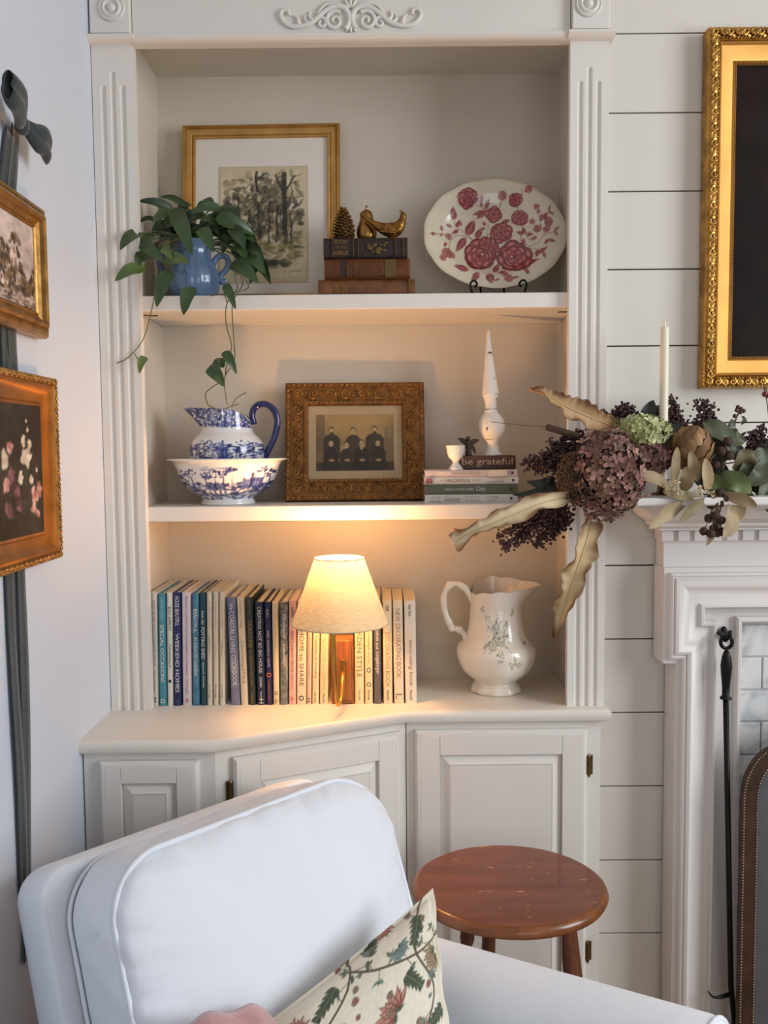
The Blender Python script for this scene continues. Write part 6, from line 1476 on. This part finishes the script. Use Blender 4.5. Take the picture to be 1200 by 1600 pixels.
def oak_leaf(x, y, L, a):
    for k in range(5):
        f = k/4; 
        for s in (-1, 1): cv.leaf(x+math.cos(a)*L*f*.8, y+math.sin(a)*L*f*.8, L*.38*(1-.4*f), L*.2, a+s*.9, GR if k % 2 else (54,68,52), (120,130,100))
    cv.leaf(x, y, L, L*.22, a, GR, (140,146,116))
def peony(x, y, r, a, pal):
    dk, md, lt = pal
    for k, (L, n, sp) in enumerate(((1.25,7,1.5),(1.05,6,1.15),(.8,5,.8),(.55,3,.45))):
        for i in range(n):
            q = a+(i/(n-1)-.5)*2*sp; x0, y0 = x-math.cos(a)*r*.45, y-math.sin(a)*r*.45
            cv.leaf(x0, y0, r*L*1.25, r*.52, q, dk); cv.leaf(x0+1, y0, r*L*1.16, r*.40, q, md); cv.leaf(x0+math.cos(q)*r*L*.6, y0+math.sin(q)*r*L*.6, r*L*.5, r*.2, q, lt, None, .8)
    for s in (-1, 1): cv.leaf(x-math.cos(a)*r*.4, y-math.sin(a)*r*.4, r*.7, r*.28, a+s*2.2, GR, (120,130,100))
for pts in ([(30,20),(90,110),(60,220),(130,320),(110,430),(160,520)], [(200,0),(230,90),(310,160),(300,270),(370,350),(360,520)], [(420,0),(400,100),(460,200),(440,330),(500,420)], [(0,380),(80,420),(220,400),(320,470),(520,500)], [(300,160),(400,150),(520,90)], [(0,120),(80,130),(170,100),(220,60)], [(130,320),(210,300),(300,310)], [(440,330),(380,420),(400,520)]): pvine(pts)
for x, y, L, a in ((60,60,62,1.0),(150,330,74,2.6),(330,190,78,-.3),(420,420,74,2.2),(250,70,60,.6),(470,250,64,1.9),(90,480,64,-1.0),(220,470,64,-.4),(390,60,64,2.4),(120,150,58,2.2),(240,250,60,1.2),(40,260,60,.2),(360,320,58,-2.2),(280,400,60,2.0),(180,60,54,-2.4),(500,170,60,2.8)): oak_leaf(x, y, L, a)
PK = ((104,62,54),(166,106,92),(200,150,132)); TQ = ((62,80,80),(104,128,124),(150,168,160)); TN = ((84,68,52),(140,118,94),(180,158,128))
for x, y, r, a, pal in ((160,190,30,-.8,PK),(400,260,32,-1.6,PK),(270,340,26,2.4,TQ),(100,270,20,-2.2,TN),(50,160,24,.4,TN),(300,440,30,-1.2,PK),(450,130,24,2.6,TQ),(225,190,18,-1.6,TN),(470,370,28,.8,PK),(330,90,24,-2.4,PK),(180,420,24,-.6,TN),(40,330,26,-1.0,TQ),(480,470,24,-2,TN),(130,30,20,.9,PK),(120,100,18,2.0,TQ),(60,430,26,-1.4,PK)): peony(x, y, r, a, pal)
for i in range(60): x, y = rg_.uniform(0,520), rg_.uniform(0,520); cv.rose(x, y, rg_.uniform(4,8), rg_.choice([((90,56,50),(150,96,86),(190,150,130)),((70,80,76),(120,136,130),(160,170,160)),((84,68,52),(140,118,94),(180,158,128))]), rg_, 2)
PT, PL, PR = P(676, 1388, -.575), P(395, 1612, -.80), P(722, 1690, -.76)
PB = PL+PR-PT; pn = (PR-PT).cross(PL-PT).normalized()
if pn.y > 0: pn = -pn
plw = thing('floral_pillow', 'cream throw pillow printed with vines and pink flowers on the armchair', 'pillow', (PT+PB)/2)
NP = 190; us = []; vs = []; mb = MB()
def pil(i, j, sg):
    u, v = i/(NP-1), j/(NP-1); a, b_ = 2*u-1, 2*v-1; fl_ = .93
    ea, eb = max(0, 1-(abs(a)/fl_)**2.4), max(0, 1-(abs(b_)/fl_)**2.4); th = .062*(ea*eb)**.5
    pin = 1-.04*(1-abs(a)**3)*abs(b_)**6; pin2 = 1-.04*(1-abs(b_)**3)*abs(a)**6
    a2, b2 = a*pin2, b_*pin
    q = PT+(PR-PT)*(b2+1)/2+(PL-PT)*(a2+1)/2
    wv = .005*math.sin(a*9+b_*3)*max(abs(a), abs(b_))**4+.004*math.sin(b_*11-a*4)*max(abs(a), abs(b_))**4
    return q+pn*(sg*th+wv+(.0012*sg))
for sg in (1, -1):
    def fn(i, j):
        us.append(.02+.74*i/(NP-1)); vs.append(.06+.74*j/(NP-1)); return pil(i, j, sg)
    mb.grid(NP, NP, fn, flip=(sg < 0))
# close the seam
def idx(i, j, s): return s*NP*NP+j*NP+i
for k in range(NP-1):
    for (a, b_) in (((k,0),(k+1,0)), ((NP-1,k),(NP-1,k+1)), ((k+1,NP-1),(k,NP-1)), ((0,k+1),(0,k))):
        mb.f.append([idx(*a,0), idx(*a,1), idx(*b_,1), idx(*b_,0)]); mb.mi.append(0)
mb.build('pillow_cover', MC('printed_linen', .85, bump=(400,.15), sheen=.2), plw, smooth=179, cols=cv.sample(us, vs))

# ---------------------------------------------------------------- pink throw on the seat
pkm = M('dusty_pink_plush', (196,140,138), .9, var=(30,.15), bump=(140,.5), sheen=.6)
tw0 = P(300, 1640, -.86); mb = MB()
def thr(i, j):
    u, v = i/27, j/15; a = (u-.5)*2; b_ = v
    q = tw0+ev*(a*.12)+nvv*(.0+b_*.22)+Vector((0,0,.052*(1-abs(a)**2.2)*math.sin(math.pi*min(1, .2+b_*.9))**.6-.03*b_))
    return q+Vector((0,0,.006*math.sin(a*9+b_*6)+.004*math.sin(b_*17)))
mb.grid(28, 16, thr); o = mb.build('throw_blanket', pkm, smooth=179); sd = o.modifiers.new('s', 'SOLIDIFY'); sd.thickness = .03
tag(o, 'dusty pink plush throw blanket bunched on the armchair seat', 'blanket')
